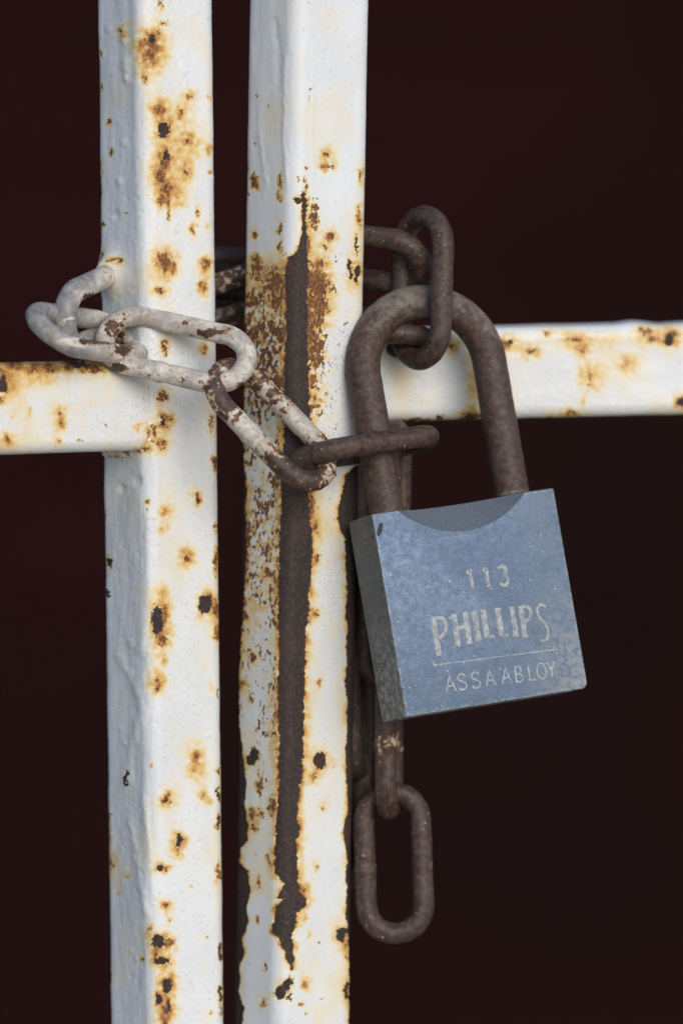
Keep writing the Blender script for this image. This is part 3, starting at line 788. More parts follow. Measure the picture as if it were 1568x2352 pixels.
def square_tube(name, parent, A, B, n1, a, r, ts, fine, coarse, fields, scale=S, mat=None):
    """A,B axis points (m); n1 outward normal of one visible face; ts positions along the axis 0..len (m)"""
    ax = unit(B - A)
    n1 = unit(n1 - ax * np.dot(n1, ax))
    n2 = np.cross(ax, n1)
    if np.dot(n2, UP * 0.3 - RIGHT - FWD * 0.6) < 0 and abs(ax[2]) > 0.5:
        n2 = -n2
    if abs(ax[2]) <= 0.5 and n2[2] < 0:
        n2 = -n2
    at, total = perimeter(a, r)
    ss = np.arange(0, total, fine)
    e = at(ss)
    nrm = e[:, 2:3] * n1 + e[:, 3:4] * n2
    mid = P(784, 1176, 0)
    vd = unit(0.5 * (A + B) - CAMPOS) if abs(ax[2]) <= 0.5 else FWD
    face = -(nrm @ vd)
    keep = []
    last = -1
    for i in range(len(ss)):
        if face[i] > -0.35 or last < 0 or ss[i] - last >= coarse:
            keep.append(i); last = ss[i]
    ss = ss[keep]; e = e[keep]; nrm = nrm[keep]; face = face[keep]
    off = e[:, 0:1] * n1 + e[:, 1:2] * n2
    base = A[None, None, :] + ax[None, None, :] * np.asarray(ts)[:, None, None] + off[None, :, :]
    nr, nc = base.shape[:2]
    u, v, d = proj(base.reshape(-1, 3))
    u = u.reshape(nr, nc); v = v.reshape(nr, nc)
    vis = np.where(face > 0.03)[0]
    i0, i1 = vis[0], vis[-1]
    for (edge, inner, rng) in ((i0, i0 + 3, range(i0 - 1, -1, -1)), (i1, i1 - 3, range(i1 + 1, nc))):
        j0 = i0 + 30 if edge == i0 else i1 - 30
        du = u[:, edge] - u[:, j0]; dv = v[:, edge] - v[:, j0]
        ln = np.sqrt(du ** 2 + dv ** 2) + 1e-9
        for i in rng:
            dist = abs(ss[i] - ss[edge]) / scale
            u[:, i] = u[:, edge] + du / ln * dist
            v[:, i] = v[:, edge] + dv / ln * dist
    b, rr, h, g, disp = fields(u.ravel(), v.ravel())
    nn = np.broadcast_to(nrm[None], base.shape).reshape(-1, 3)
    vv = base.reshape(-1, 3) + nn * (disp * MM)[:, None]
    wear = np.stack([np.clip(b, 0, 1), np.clip(rr, 0, 1), np.clip(h, 0, 1), np.clip(g, 0, 1)], -1)
    q = grid_quads(nr, nc, True, False)
    # make the winding face outwards
    p = vv[q[0]]
    if np.dot(np.cross(p[1] - p[0], p[2] - p[1]), nn[q[0][0]]) < 0:
        q = q[:, ::-1]
    # end caps
    c0 = len(vv); c1 = c0 + 1
    vv = np.vstack([vv, base[0].mean(0), base[-1].mean(0)])
    wear = np.vstack([wear, [[0, 0, 0, .2]] * 2])
    i = np.arange(nc); j = (i + 1) % nc
    t0 = np.stack([np.full(nc, c0), j, i], -1); t1 = np.stack([np.full(nc, c1), (nr - 1) * nc + i, (nr - 1) * nc + j], -1)
    if np.dot(np.cross(vv[t0[0][1]] - vv[c0], vv[t0[0][2]] - vv[c0]), ax) > 0:
        t0 = t0[:, ::-1]; t1 = t1[:, ::-1]
    return mesh_np(name, vv, q, mat or PAINT, parent, {'wear': wear}, True, tris=np.vstack([t0, t1]))


A_TUBE = 25.0 * MM
R_TUBE = 4.3 * MM
FINE = 0.26 * MM


def post_rows(z_lo, z_hi, f_lo, f_hi, step):
    return np.concatenate([np.arange(z_lo, f_lo, 0.01), np.arange(f_lo, f_hi, step), np.arange(f_hi, z_hi, 0.01)])


def post_axis(front_top, front_bot, th, A_TUBE=A_TUBE):
    """front corner line at two sheet positions -> axis points at the ground and above the frame"""
    pt = P(*front_top); pb = P(*front_bot)
    n1 = np.array([math.sin(th), -math.cos(th), 0.0]); n2 = np.array([-math.cos(th), -math.sin(th), 0.0])
    corner = (n1 + n2) * (A_TUBE / 2) - unit(n1 + n2) * (R_TUBE * (math.sqrt(2) - 1))
    at, ab = pt - corner, pb - corner
    k = (at - ab) / (at[2] - ab[2])
    g = ab + k * (0.0 - ab[2])
    t = ab + k * (1.32 - ab[2])
    return g, t, n1, n2


# vertical depth of the leaf: keep the corner plumb (world y = const) at both ends
def plumb(px, py, ref_y):
    lo, hi = -80.0, 80.0
    for _ in range(50):
        m = (lo + hi) / 2
        if P(px, py, m)[1] < ref_y:
            lo = m
        else:
            hi = m
    return (px, py, (lo + hi) / 2)


TH = R(35.0)
LEFT_Y = P(350, 900, 0.0)[1]
RIGHT_Y = P(678, 1000, 0.0)[1]

# left leaf
la, lb, ln1, ln2 = post_axis(plumb(328, 0, LEFT_Y), plumb(357, 2352, LEFT_Y), TH)
left_gate = empty('gate_frame', la, 'white rust-spotted gate frame with a rail running off to the left', 'gate', 'gate frames chained together')
L_len = np.linalg.norm(lb - la)
zf0, zf1 = P(784, 2352)[2] - 0.012, P(784, 0)[2] + 0.012
E_C, E_L, E_W = (226, 708, 3.5), (0.42, 0.26, 0.87), (0.0, 1.0, -0.22)
_l = unit(V3(*E_L)); _w = V3(*E_W); _w = unit(_w - _l * np.dot(_w, _l))
_q = P(*E_C) + _w * (67 * S)
_a = la + (lb - la) / L_len * (_q[2] - la[2])
_hit = _q + _l * ((A_TUBE / 2 - np.dot(_q - _a, ln2)) / np.dot(_l, ln2))
E_HIT = proj(_hit)
square_tube('post', left_gate, la, lb, ln1, A_TUBE, R_TUBE, post_rows(0.0, L_len, zf0, zf1, FINE), FINE, 1.3 * MM, fields_left_post)
# right leaf
ra, rb, rn1, rn2 = post_axis(plumb(681, 0, RIGHT_Y), plumb(640, 2352, RIGHT_Y), R(33.5), 25.9 * MM)
right_gate = empty('gate_frame', ra, 'white gate frame with a long bare rust strip and a rail running right', 'gate', 'gate frames chained together')
R_len = np.linalg.norm(rb - ra)
square_tube('post', right_gate, ra, rb, rn1, 25.9 * MM, R_TUBE, post_rows(0.0, R_len, zf0, zf1, FINE), FINE, 1.3 * MM, fields_right_post)


# rails
def rail(parent, p0, p1, n1, extra, fields, height=None):
    A = np.asarray(p0); B = np.asarray(p1)
    ln = np.linalg.norm(B - A)
    ts = np.concatenate([np.arange(0, ln, FINE * 1.15), np.arange(ln, ln + extra, 0.01)])
    return square_tube('rail', parent, A, A + unit(B - A) * (ln + extra), n1, height or A_TUBE, R_TUBE * 0.9, ts, FINE * 1.15, 1.3 * MM, fields)


# left rail: grows out of the shaded face of its post, towards the left and the camera
axis_l = la + (lb - la) / L_len * (P(300, 934, 8)[2] - la[2])
dir_l = unit(np.array([-math.cos(TH), -math.sin(TH), 0.0]))
start_l = axis_l + dir_l * 3 * MM - ln1 * 0.5 * MM
start_l[2] = P(170, 934, 2)[2]
rail(left_gate, start_l, start_l + dir_l * 0.075 + np.array([0, 0, 0.0005]), ln1, 0.5, fields_left_rail, 24.4 * MM)
# right rail
axis_r = ra + (rb - ra) / R_len * (P(700, 860, 8)[2] - ra[2])
dir_r = unit(np.array([0.94, 0.34, 0.0]))
rs = P(760, 862, 37); re_ = P(1640, 842, 37 + 26)
rail(right_gate, rs, re_, np.array([0.34, -0.94, 0.0]), 0.5, fields_right_rail, 26.0 * MM)


# ------------------------------------------------------------------ swept rods
def sweep(pts, radii, nseg, closed, noise_amp=0.06, seed=0, caps=True, squash=None):
    pts = np.asarray(pts, float); n = len(pts)
    if closed:
        tan = np.roll(pts, -1, 0) - np.roll(pts, 1, 0)
    else:
        tan = np.gradient(pts, axis=0)
    tan /= np.linalg.norm(tan, axis=1)[:, None]
    # parallel transport
    ref = np.array([0.31, 0.52, 0.79]); b = unit(ref - tan[0] * np.dot(ref, tan[0]))
    bs = [b]
    for i in range(1, n):
        b = bs[-1] - tan[i] * np.dot(bs[-1], tan[i]); bs.append(unit(b))
    bs = np.array(bs)
    if closed:   # undo the twist that has built up
        c2 = np.cross(tan[-1], bs[-1])
        b_end = bs[-1] - tan[0] * np.dot(bs[-1], tan[0]); b_end = unit(b_end)
        ang = math.atan2(np.dot(np.cross(bs[0], b_end), tan[0]), np.dot(bs[0], b_end))
        k = np.arange(n) / n * -ang
        c = np.cross(tan, bs)
        bs = bs * np.cos(k)[:, None] + c * np.sin(k)[:, None]
    cs = np.cross(tan, bs)
    th = np.arange(nseg) * 2 * math.pi / nseg
    radii = np.broadcast_to(np.asarray(radii, float), (n,))
    dirs = bs[:, None, :] * np.cos(th)[None, :, None] + cs[:, None, :] * np.sin(th)[None, :, None]
    L = np.concatenate([[0], np.cumsum(np.linalg.norm(np.diff(pts, axis=0), axis=1))])
    rad = np.repeat(radii[:, None], nseg, 1)
    uu = np.repeat(L[:, None], nseg, 1) / MM
    # noise on a cylinder in two offset slices, so it closes
    w = (0.5 + 0.5 * np.cos(th))[None, :]
    ww = th[None, :] * rad.mean() / MM
    nz = fbm(uu + 0 * ww, ww + 0 * uu, 3.5, 3, seed) * w + fbm(uu + 0 * ww, (ww + 40) % (2 * math.pi * rad.mean() / MM) + 0 * uu, 3.5, 3, seed + 5) * (1 - w)
    if closed:
        f = sstep(0, 0.08, np.arange(n) / n) * sstep(1, 0.92, np.arange(n) / n)
        nz = nz * f[:, None]
    rad = rad + noise_amp * MM * nz
    v = pts[:, None, :] + dirs * rad[:, :, None]
    if squash is not None:
        pass
    q = grid_quads(n, nseg, True, closed)
    vv = v.reshape(-1, 3)
    dd = dirs.reshape(-1, 3)
    p = vv[q[0]]
    if np.dot(np.cross(p[1] - p[0], p[2] - p[1]), dd[q[0][0]]) < 0:
        q = q[:, ::-1]; flip = True
    else:
        flip = False
    tris = None
    if not closed and caps:
        c0 = len(vv)
        vv = np.vstack([vv, pts[0], pts[-1]])
        i = np.arange(nseg); j = (i + 1) % nseg
        t0 = np.stack([np.full(nseg, c0), i, j], -1); t1 = np.stack([np.full(nseg, c0 + 1), (n - 1) * nseg + j, (n - 1) * nseg + i], -1)
        if np.dot(np.cross(vv[t0[0][1]] - vv[c0], vv[t0[0][2]] - vv[c0]), tan[0]) > 0:
            t0 = t0[:, ::-1]; t1 = t1[:, ::-1]
        tris = np.vstack([t0, t1])
    return vv, q, tris


U = S / MM     # mm per sheet unit
LINK_L = 379 * U * MM
LINK_W = 184 * U * MM
WIRE = 50.5 * U * MM


def stadium(L, W, n, bulge=0.0):
    """centre line of a link in its own plane"""
    r = W / 2; h = L / 2 - r
    per = 2 * math.pi * r + 4 * h
    out = []
    for i in range(n):
        s = (i + 0.5) / n * per
        if s < h:
            out.append((s, r, s))
        elif s < h + math.pi * r:
            a = (s - h) / r
            out.append((h + r * math.sin(a), r * math.cos(a), s))
        elif s < 3 * h + math.pi * r:
            out.append((h - (s - h - math.pi * r), -r, s))
        elif s < 3 * h + 2 * math.pi * r:
            a = (s - 3 * h - math.pi * r) / r
            out.append((-h - r * math.sin(a), -r * math.cos(a), s))
        else:
            out.append((-h + (s - 3 * h - 2 * math.pi * r), r, s))
    o = np.array(out)
    return o[:, :2], o[:, 2] / per


chain = empty('chain', P(760, 1100, 10), 'rusty steel chain, partly painted white, wrapped round both gate posts', 'chain')
LINKS = {}


def link(key, c, ldir, wdir, paint=0.0, L=LINK_L, W=LINK_W, wire=WIRE, seam=True, seed=1, label=None, coat=False):
    c = P(*c) if len(c) == 3 else np.asarray(c)
    l = unit(V3(*ldir)); w = V3(*wdir); w = unit(w - l * np.dot(w, l))
    xy, s = stadium(L - wire, W - wire, 200)
    pts = c + xy[:, :1] * l + xy[:, 1:2] * w
    rad = np.full(len(pts), wire / 2)
    if seam:   # forge weld on one straight side
        x = np.minimum(np.abs(s - 0.0), np.abs(s - 1.0))
        rad = rad + 0.28 * MM * np.exp(-((np.abs(s - 0.52)) / 0.012) ** 2) - 0.16 * MM * np.exp(-((np.abs(s - 0.495)) / 0.008) ** 2)
    vv, q, _ = sweep(pts, rad, 40, True, 0.20, seed)
    u, v, d = proj(vv)
    pa = paint(u, v, d) if callable(paint) else np.full(len(vv), float(paint))
    if coat:     # same thick coat as the post
        rr = np.clip(1.25 - pa, 0, 1)
        ob = mesh_np('link', vv, q, PAINT, chain, {'wear': np.stack([0 * rr, rr, 0.06 + 0.45 * rr, 1.0 + 0 * rr], -1)})
    else:
        ob = mesh_np('link', vv, q, CHAIN, chain, {'paint': pa})
    if label:
        ob['label'] = label
    LINKS[key] = ob
    return ob


# painted front links
def paint_C(u, v, d):
    p = 0.94 + 0 * u
    p -= 0.26 * sstep(0, 1, fbm(u, v, 40, 2, 7) + .35)
    p -= 0.55 * np.exp(-(((u - 262) / 34) ** 2 + ((v - 745) / 24) ** 2))
    p -= 0.75 * np.exp(-(((u - 490) / 48) ** 2 + ((v - 763) / 11) ** 2))
    p -= 0.6 * np.exp(-(((u - 275) / 36) ** 2 + ((v - 845) / 14) ** 2))
    p -= 0.7 * np.exp(-(((u - 424) / 10) ** 2 + ((v - 742) / 10) ** 2))
    p -= 0.5 * np.exp(-(((u - 560) / 30) ** 2 + ((v - 890) / 16) ** 2))
    p -= 0.4 * np.exp(-(((u - 470) / 18) ** 2 + ((v - 890) / 22) ** 2))
    return p


def paint_B(u, v, d):
    p = 0.40 + 0 * u
    p += 0.50 * np.exp(-(((u - 575) / 40) ** 2 + ((v - 985) / 45) ** 2))
    p += 0.40 * np.exp(-(((u - 690) / 60) ** 2 + ((v - 965) / 60) ** 2))
    p += 0.25 * np.exp(-(((u - 750) / 22) ** 2 + ((v - 1090) / 28) ** 2))
    p -= 0.35 * np.exp(-(((u - 680) / 70) ** 2 + ((v - 1090) / 30) ** 2))
    p -= 0.25 * np.exp(-(((u - 520) / 26) ** 2 + ((v - 905) / 40) ** 2))
    return p


def paint_D(u, v, d):
    p = 1.2 - 0.35 * sstep(150, 260, u)  # left part takes the grey that has shade in its colour
    p -= 0.8 * np.exp(-(((u - 200) / 60) ** 2 + ((v - 785) / 9) ** 2))
    p -= 0.7 * np.exp(-(((u - 285) / 22) ** 2 + ((v - 803) / 14) ** 2))
    p -= 0.5 * np.exp(-(((u - 260) / 36) ** 2 + ((v - 765) / 12) ** 2))
    return p


def paint_E(u, v, d):
    p = 1.22 - 0.42 * sstep(195, 245, u) * sstep(690, 650, v)
    p -= 0.85 * np.exp(-(((u - 200) / 16) ** 2 + ((v - 712) / 42) ** 2))
    p -= 0.9 * np.exp(-(((u - 225) / 34) ** 2 + ((v - 682) / 9) ** 2))
    p -= 0.45 * sstep(0.15, 0.5, fbm(u, v, 22, 3, 8))
    return p


link('C', (404, 803, -7.0), (0.96, -0.215, -0.18), (0.16, 0.80, 0.50), paint_C, wire=46.5 * U * MM, seed=3, label='white painted chain link across the left post')
link('B', (622, 975, -10.5), (0.70, -0.72, 0.02), (0.50, 0.50, 0.72), paint_B, wire=47.5 * U * MM, seed=5, label='chain link with flaking white paint between the two posts')
link('A', (838, 1030, 3.6), (0.83, 0.13, 0.56), (-0.50, -0.18, 0.82), 0.02, W=LINK_W * 1.07, seed=7, label='brown rusty chain link hooked round the padlock shackle')
link('D', (202, 767, -11.0), (0.55, -0.05, 0.83), (0.66, -0.63, -0.47), paint_D, wire=46 * U * MM, seed=9, label='painted chain link, grey with grime and painted shade, resting on the left rail')
link('E', E_C, E_L, E_W, paint_E, wire=53 * U * MM, seed=11)
link('F', (528, 683, 38.0), (0.93, 0.34, 0.12), (-0.15, 0.52, -0.80), 0.42, seed=13)  # some white paint, raised to lighten a link lying in shade
link('F2', (600, 632, 48.0), (0.98, -0.10, -0.15), (0.0, 0.55, 0.80), 0.0, seed=15)
link('F0', (420, 640, 52.0), (0.96, -0.05, 0.10), (0.05, 0.80, 0.60), 0.3, seed=16)
link('G', (826, 590, 22.0), (0.90, -0.14, -0.42), (0.10, 0.66, -0.74), 0.0, seed=17)
link('H', (968, 661, 13.0), (0.03, 1.0, 0.0), (0.60, 0.0, -0.80), 0.0, W=LINK_W * 1.10, L=LINK_L * 1.01, seed=19, label='upright rusty chain link hanging through the padlock shackle')
link('K', (828, 784, 24.0), (0.95, 0.0, -0.30), (0.0, 0.22, -0.98), 0.0, seed=21)
link('K2', (772, 770, 44.0), (0.65, 0.35, -0.2), (0.3, 0.2, 0.9), 0.0, seed=22)
# loop of chain that hangs down behind the padlock
link('U', (907, 1150, 22.0), (0.02, 1.0, 0.0), (0.20, 0.0, 1.0), 0.0, seed=23)
link('T', (903, 1412, 24.0), (0.0, 1.0, 0.0), (1.0, 0.0, 0.05), 0.0, seed=25)
link('M', (893, 1696, 21.0), (0.0, 1.0, 0.0), (0.13, 0.0, 1.0), lambda u, v, d: 0.05 + 0.46 * np.exp(-(((v - 1705) / 34) ** 2)) * (u > 0), seed=27)
link('O', (903, 1982, 21.0), (-0.035, 1.0, 0.02), (1.0, 0.035, 0.08), 0.06, seed=29, label='lowest rusty chain link hanging by the right post')
link('S', (802, 1135, 30.0), (-0.03, 1.0, 0.0), (0.25, 0.0, 1.0), 0.0, seed=31)
link('R', (772, 1390, 33.0), (0.02, 1.0, 0.0), (1.0, 0.0, 0.3), 0.0, seed=33)
link('Q', (818, 1610, 31.0), (-0.03, 1.0, 0.0), (0.20, 0.0, 1.0), 0.0, seed=35)
link('N', (762, 1874, 30.0), (0.03, 1.0, 0.0), (1.0, 0.0, 0.15), 0.05, seed=37)

# ------------------------------------------------------------------ padlock
yaw, pit, rol = R(21.0), R(4.0), R(8.2)
wx = np.array([math.cos(yaw), 0, math.sin(yaw)])            # right, up, depth
wy = np.array([-math.sin(yaw), 0, math.cos(yaw)])
wz = np.array([0, 1.0, 0])
wy2 = wy * math.cos(pit) - wz * math.sin(pit)
wz2 = wz * math.cos(pit) + wy * math.sin(pit)
wz2 = unit(np.cross(wx, wy2)) * (1 if np.dot(np.cross(wx, wy2), wz) > 0 else -1)


def rollv(v):
    c, s = math.cos(rol), math.sin(rol)
    return np.array([v[0] * c - v[1] * s, v[0] * s + v[1] * c, v[2]])


LX, LY, LZ = (V3(*rollv(wx)), V3(*rollv(wy2)), V3(*rollv(wz2)))
BW, BH, BT = 457 * U * MM, 470 * U * MM, 163 * U * MM       # width, height, thickness
corner_tl = P(853, 1181, -9.0)                               # front, top, left corner
origin_lock = corner_tl + LX * (BW / 2) + LY * (BT / 2)      # middle of the top
padlock = empty('padlock', origin_lock, 'blue-grey steel padlock with a rusty shackle, locked through the chain', 'padlock')
ROT = Matrix((LX, LY, LZ)).transposed()
padlock.rotation_mode = 'QUATERNION'
padlock.rotation_quaternion = ROT.to_quaternion()
# local frame of the lock: x along the width, y into the lock, z up, z = 0 at the top face


def lock_obj(name, me, parent):
    ob = bpy.data.objects.new(name, me)
    COL.objects.link(ob)
    ob.parent = parent
    return ob


def build_body():
    import bmesh
    bm = bmesh.new()
    bmesh.ops.create_cube(bm, size=1.0)
    for v in bm.verts:
        v.co = Vector((v.co.x * BW, v.co.y * BT, v.co.z * BH - BH / 2))
    # generous rounding of the rear top corner edges, small on the rest
    bm.edges.ensure_lookup_table()
    big = [e for e in bm.edges if all(v.co.z > -1e-6 and v.co.y > 0 for v in e.verts)] + \
          [e for e in bm.edges if all(v.co.y > 0 and v.co.x < 0 for v in e.verts)]
    bmesh.ops.bevel(bm, geom=list({e for e in big}), offset=1.6 * MM, segments=4, profile=0.5, affect='EDGES')
    low = [e for e in bm.edges if all(v.co.z < -BH + 1e-6 and v.co.x > BW / 2 - 1e-6 for v in e.verts)]
    bmesh.ops.bevel(bm, geom=low, offset=2.0 * MM, segments=5, profile=0.5, affect='EDGES')
    sharp = [e for e in bm.edges if e.is_manifold and e.calc_face_angle() > R(60)]
    bmesh.ops.bevel(bm, geom=sharp, offset=0.45 * MM, segments=3, profile=0.5, affect='EDGES')
    me0 = bpy.data.meshes.new('tmp_body'); bm.to_mesh(me0); bm.free()
    ob = bpy.data.objects.new('tmp_body', me0); COL.objects.link(ob)
    # milled scoop across the top front edge
    bm = bmesh.new()
    rad = 31 * MM
    bmesh.ops.create_cone(bm, cap_ends=True, segments=180, radius1=rad, radius2=rad, depth=60 * MM)
    beta = R(36)
    sag = 8.3 * MM
    mrot = Matrix.Rotation(R(90), 4, 'X')                       # axis along y
    tilt = Matrix.Rotation(beta, 4, 'X')
    for v in bm.verts:
        v.co = tilt @ (mrot @ v.co)
    # lowest line of the cylinder must pass through (0, -BT/2, -sag)
    low = tilt @ Vector((0, 0, -rad))
    shift = Vector((-0.5 * MM, -BT / 2, -sag)) - low
    for v in bm.verts:
        v.co += shift
    me1 = bpy.data.meshes.new('tmp_cut'); bm.to_mesh(me1); bm.free()
    cut = bpy.data.objects.new('tmp_cut', me1); COL.objects.link(cut)
    md = ob.modifiers.new('scoop', 'BOOLEAN'); md.object = cut; md.operation = 'DIFFERENCE'; md.solver = 'EXACT'
    dg = bpy.context.evaluated_depsgraph_get()
    me = bpy.data.meshes.new_from_object(ob.evaluated_get(dg))
    bpy.data.objects.remove(ob); bpy.data.objects.remove(cut)
    me.name = 'body'
    me.materials.clear(); me.materials.append(FACE); me.materials.append(SIDE); me.materials.append(SCOOP)
    for p in me.polygons:
        p.material_index = 0 if p.normal.y < -0.93 else (2 if p.normal.y < -0.15 and p.normal.z > 0.3 and p.area > 4e-7 else 1)
        p.use_smooth = True
    try:
        me.set_sharp_from_angle(angle=R(28))
    except Exception:
        pass
    return me


body = lock_obj('body', build_body(), padlock)

# shackle
leg = 158 * U * MM
rise = 478 * U * MM
srad = 40.5 * U * MM
pts = []
x_mid = -0.002
cx = 10 * U * MM + 2.0 * U * MM
left_x, right_x = -BW / 2 + 70 * U * MM, -BW / 2 + 70 * U * MM + 2 * leg
mx = (left_x + right_x) / 2
h_arc = rise - leg
for t in np.linspace(-12 * MM, h_arc, 60):
    pts.append((left_x, 0, t))
for a in np.linspace(math.pi, 0, 90)[1:-1]:
    pts.append((mx + leg * math.cos(a), 0, h_arc + leg * math.sin(a)))
for t in np.linspace(h_arc, -12 * MM, 60):
    pts.append((right_x, 0, t))
pts = np.array(pts)
vv, q, tr = sweep(pts, srad, 56, False, 0.10, 51)
top = vv[:, 2]
film = np.clip(0.85 * sstep(0.55, 1.0, (top - 0.02) / (rise + srad - 0.02)) + 0.75 * sstep(0.012, 0.022, vv[:, 0] - mx) * sstep(h_arc * .95, h_arc * 1.15, top), 0, 1.3)
film = film * sstep(-0.2, 0.5, (top - h_arc) / leg)
film = np.maximum(film, (0.25 + 0.5 * (vv[:, 0] > mx)) * sstep(2.0 * MM, 0.6 * MM, top) * (top > 0))
shackle = mesh_np('shackle', vv, q, SHACKLE, padlock, {'paint': film}, True, origin=np.zeros(3), tris=tr)


# lettering: strokes laid out on the front plate
def face_local(px, py):
    """ray of a sheet position onto the front plate, in lock coordinates (x, z)"""
    ray = P(px, py, 0) - CAMPOS
    fr = origin_lock - LY * (BT / 2)
    t = np.dot(fr - CAMPOS, LY) / np.dot(ray, LY)
    hit = CAMPOS + ray * t - origin_lock
    return np.array([np.dot(hit, LX), np.dot(hit, LZ)])


def z3(x, y):
    return face_local(746.3 + x * 0.4394, 1090.8 + y * 0.4394)


def smooth_poly(pts, n=6):
    pts = [np.array(p, float) for p in pts]
    if len(pts) < 3:
        return pts
    out = []
    for i in range(len(pts) - 1):
        p0 = pts[max(i - 1, 0)]; p1 = pts[i]; p2 = pts[i + 1]; p3 = pts[min(i + 2, len(pts) - 1)]
        for k in range(n):
            t = k / n
            out.append(0.5 * ((2 * p1) + (-p0 + p2) * t + (2 * p0 - 5 * p1 + 4 * p2 - p3) * t * t + (-p0 + 3 * p1 - 3 * p2 + p3) * t ** 3))
    out.append(pts[-1])
    return out


def strokes_mesh(name, strokes, parent, lift=0.05):
    """each stroke: (list of (x, z) in lock metres, width m); thin raised ribbons with bevelled sides"""
    vs = []; fs = []
    y = -BT / 2
    for si, (pl, w) in enumerate(strokes):
        pl = np.array(pl)
        tan = np.gradient(pl, axis=0)
        tan /= (np.linalg.norm(tan, axis=1)[:, None] + 1e-12)
        nor = np.stack([-tan[:, 1], tan[:, 0]], -1)
        lf = lift + 0.004 * (si % 5)
        for i in range(len(pl)):
            b = len(vs)
            wob = 1 + 0.10 * math.sin(i * 2.3 + si)
            for (o_, yy) in ((-0.56, 0.03), (-0.44, -lf), (0.44, -lf), (0.56, 0.03)):
                p = pl[i] + nor[i] * w * o_ * wob
                vs.append((p[0], y + yy * MM, p[1]))
            if i:
                for k in range(3):
                    fs.append((b + k, b + k + 1, b + k - 3, b + k - 4))
                    fs[-1] = fs[-1][::-1]
        for b in (len(vs) - 4, len(vs) - 4 * len(pl)):
            fs.append((b, b + 1, b + 2, b + 3) if b == len(vs) - 4 else (b + 3, b + 2, b + 1, b))
    me = bpy.data.meshes.new(name)
    me.from_pydata(vs, [], fs)
    me.materials.append(LETTER)
    return lock_obj(name, me, parent)


def zs(pts, w, sm=False):
    q = smooth_poly(pts) if sm else pts
    if not sm:   # subdivide straight pieces
        qq = []
        for a, b in zip(q[:-1], q[1:]):
            for k in range(4):
                qq.append((a[0] + (b[0] - a[0]) * k / 4, a[1] + (b[1] - a[1]) * k / 4))
        qq.append(q[-1]); q = qq
    return ([z3(*p) for p in q], w * 0.4394 * S)


W1 = 30
big_word = [
    zs([(562, 742), (595, 945)], W1), zs([(575, 748), (612, 750), (630, 780), (624, 825), (590, 858)], 20, True),
    zs([(672, 728), (695, 898)], W1), zs([(730, 716), (755, 885)], W1), zs([(690, 800), (742, 793)], 20),
    zs([(778, 710), (802, 866)], W1), zs([(824, 704), (846, 850)], W1), zs([(842, 849), (884, 844)], 18),
    zs([(900, 696), (922, 842)], W1), zs([(918, 841), (957, 836)], 18), zs([(975, 688), (998, 845)], W1),
    zs([(1020, 686), (1044, 850)], W1), zs([(1030, 688), (1058, 692), (1072, 718), (1064, 752), (1038, 770)], 18, True),
    zs([(1150, 690), (1125, 678), (1106, 702), (1116, 742), (1146, 776), (1164, 818), (1154, 862), (1120, 868)], 15, True)]
strokes_mesh('lettering', big_word, body, 0.12)['label'] = 'large worn word PHILLIPS'
strokes_mesh('lettering', [zs([(560, 968), (572, 995)], 5), zs([(566, 994), (1216, 911)], 5.5)], body, 0.035)['label'] = 'thin ruled line under the large word'

GLY = {
    'A': [([(0, 0), (.5, 1), (1, 0)], False), ([(.2, .36), (.8, .36)], False)],
    'S': [([(.92, .82), (.6, 1.0), (.2, .92), (.1, .70), (.4, .54), (.78, .42), (.92, .22), (.68, .02), (.25, .02), (.04, .18)], True)],
    'B': [([(.1, 0), (.1, 1)], False), ([(.1, .97), (.6, .97), (.82, .78), (.6, .54), (.1, .52)], True), ([(.55, .54), (.9, .36), (.85, .1), (.55, .02), (.1, .03)], True)],
    'L': [([(.1, 1), (.1, .03), (.85, .03)], False)],
    'O': [([(.5, 1), (.15, .86), (0, .5), (.15, .14), (.5, 0), (.85, .14), (1, .5), (.85, .86), (.5, 1)], True)],
    'Y': [([(0, 1), (.5, .5), (.5, 0)], False), ([(1, 1), (.5, .5)], False)],
    '1': [([(.12, .80), (.55, 1.0), (.55, 0)], False)],
    '3': [([(.08, .86), (.4, 1.0), (.85, .86), (.82, .62), (.45, .53)], True), ([(.45, .53), (.9, .40), (.9, .12), (.5, 0), (.05, .12)], True)],
}


def word(items, h, w, wid):
    """items: glyph, x, y of the lower left corner in the enlarged view"""
    out = []
    for (ch, x, y, ww) in items:
        for pl, sm in GLY[ch]:
            out.append(zs([(x + a * ww - b * h * -0.0 - b * h * 0.14 * -1 * -1 + 0, y - a * ww * 0.125 - b * h) for a, b in pl], wid, sm))
    return out


strokes_mesh('lettering', word([('A', 634, 1135, 50), ('S', 697, 1125, 48), ('S', 768, 1116, 48), ('A', 842, 1106, 50), ('A', 926, 1094, 48), ('B', 996, 1085, 42), ('L', 1066, 1076, 40), ('O', 1112, 1068, 46), ('Y', 1166, 1062, 42)], 82, 0, 9), body, 0.07)['label'] = 'small worn words ASSA ABLOY'
strokes_mesh('lettering', word([('1', 748, 598, 40), ('1', 832, 588, 40), ('3', 912, 580, 48)], 100, 0, 19), body, 0.10)['label'] = 'number 113'


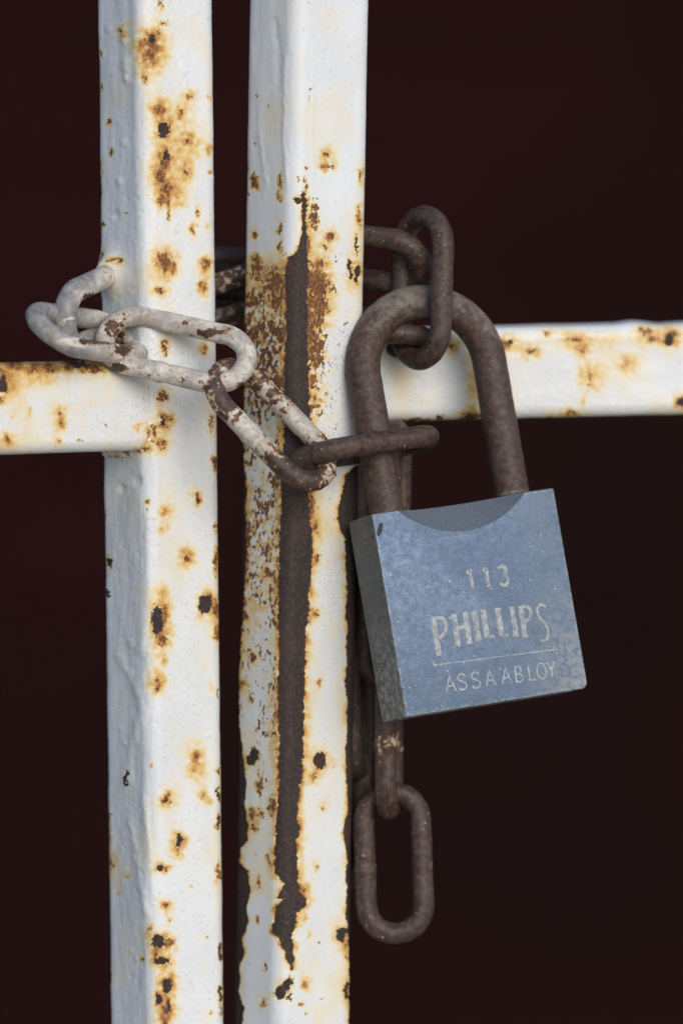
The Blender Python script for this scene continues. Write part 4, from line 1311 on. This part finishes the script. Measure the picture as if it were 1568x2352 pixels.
# oval mark on the front, pin hole on the side, key plug in the bottom
def disc(name, centre, ax1, ax2, n, parent, mat, dome=0.0):
    vs = [tuple(centre + Vector(n) * dome)]
    for i in range(20):
        a = i * 2 * math.pi / 20
        vs.append(tuple(centre + Vector(ax1) * math.cos(a) + Vector(ax2) * math.sin(a)))
    fs = [(0, 1 + i, 1 + (i + 1) % 20) for i in range(20)]
    k = len(vs)
    for i in range(20):
        vs.append(tuple(Vector(vs[1 + i]) - Vector(n) * 0.3 * MM))
    fs += [(1 + i, k + i, k + (i + 1) % 20, 1 + (i + 1) % 20) for i in range(20)]
    me = bpy.data.meshes.new(name)
    me.from_pydata(vs, [], fs)
    me.materials.append(mat)
    return lock_obj(name, me, parent)


c = z3(286, 285)
a1 = (z3(294, 248) - z3(279, 322)) / 2; a2 = (z3(299, 285) - z3(273, 285)) / 2
disc('oval_mark', Vector((c[0], -BT / 2 - 0.03 * MM, c[1])), (a1[0], 0, a1[1]), (a2[0], 0, a2[1]), (0, -1, 0), body, HOLE)
disc('pin_hole', Vector((-BW / 2 - 0.03 * MM, -BT / 2 + 1.9 * MM, -6.2 * MM)), (0, 0.55 * MM, 0), (0, 0, 0.65 * MM), (-1, 0, 0), body, HOLE)
disc('key_plug', Vector((-3 * MM, 0, -BH - 0.05 * MM)), (7 * MM, 0, 0), (0, 6.5 * MM, 0), (0, 0, -1), body, SIDE)
disc('keyway', Vector((-6 * MM, -6.8 * MM, -BH - 0.10 * MM)), (1.7 * MM, 0, 0), (0, 1.5 * MM, 0), (0, 0, -1), body, HOLE)

# ------------------------------------------------------------------ small things on the gate
# weld beads where the rails meet the posts
def bead(parent, pts, r, seed):
    b = np.array(smooth_poly(pts, 10))
    rr = r * (1 + 0.18 * np.sin(np.arange(len(b)) * 0.9)) * U * MM
    vv, q, tr = sweep(b, rr, 24, False, 0.3, seed)
    u, v, d = proj(vv)
    f = np.clip(0.5 + 2.0 * fbm(u, v, 12, 3, seed), 0, 1)
    mesh_np('weld_bead', vv, q, PAINT, parent, {'wear': np.stack([0 * f, f * .55, 0.35 * f, 0.6 + 0 * f], -1)}, tris=tr)


bead(left_gate, [P(345, 850, 2.0), P(346, 900, 2.0), P(343, 960, 2.2), P(338, 1010, 2.6), P(330, 1036, 4.0)], 15, 5)
bead(left_gate, [P(336, 1036, 3.5), P(305, 1040, 7.5), P(270, 1040, 12.0), P(246, 1036, 16)], 12, 6)

# dried husk stuck to the edge of the right post
tw = empty('dried_husk', P(833, 270, 10), 'tiny brown dried husk stuck to the edge of the right post', 'husk')
hp = np.array(smooth_poly([P(829, 236, 12.5), P(834, 245, 12.0), P(837, 262, 12.0), P(836, 280, 12.3), P(834, 296, 12.6)], 6))
vv, q, tr = sweep(hp, np.interp(np.linspace(0, 1, len(hp)), [0, .2, .6, 1], [3.5, 4.5, 3.5, 1.2]) * U * MM, 12, False, 0.1, 9)
mesh_np('stalk', vv, q, TWIG, tw, None, tris=tr)
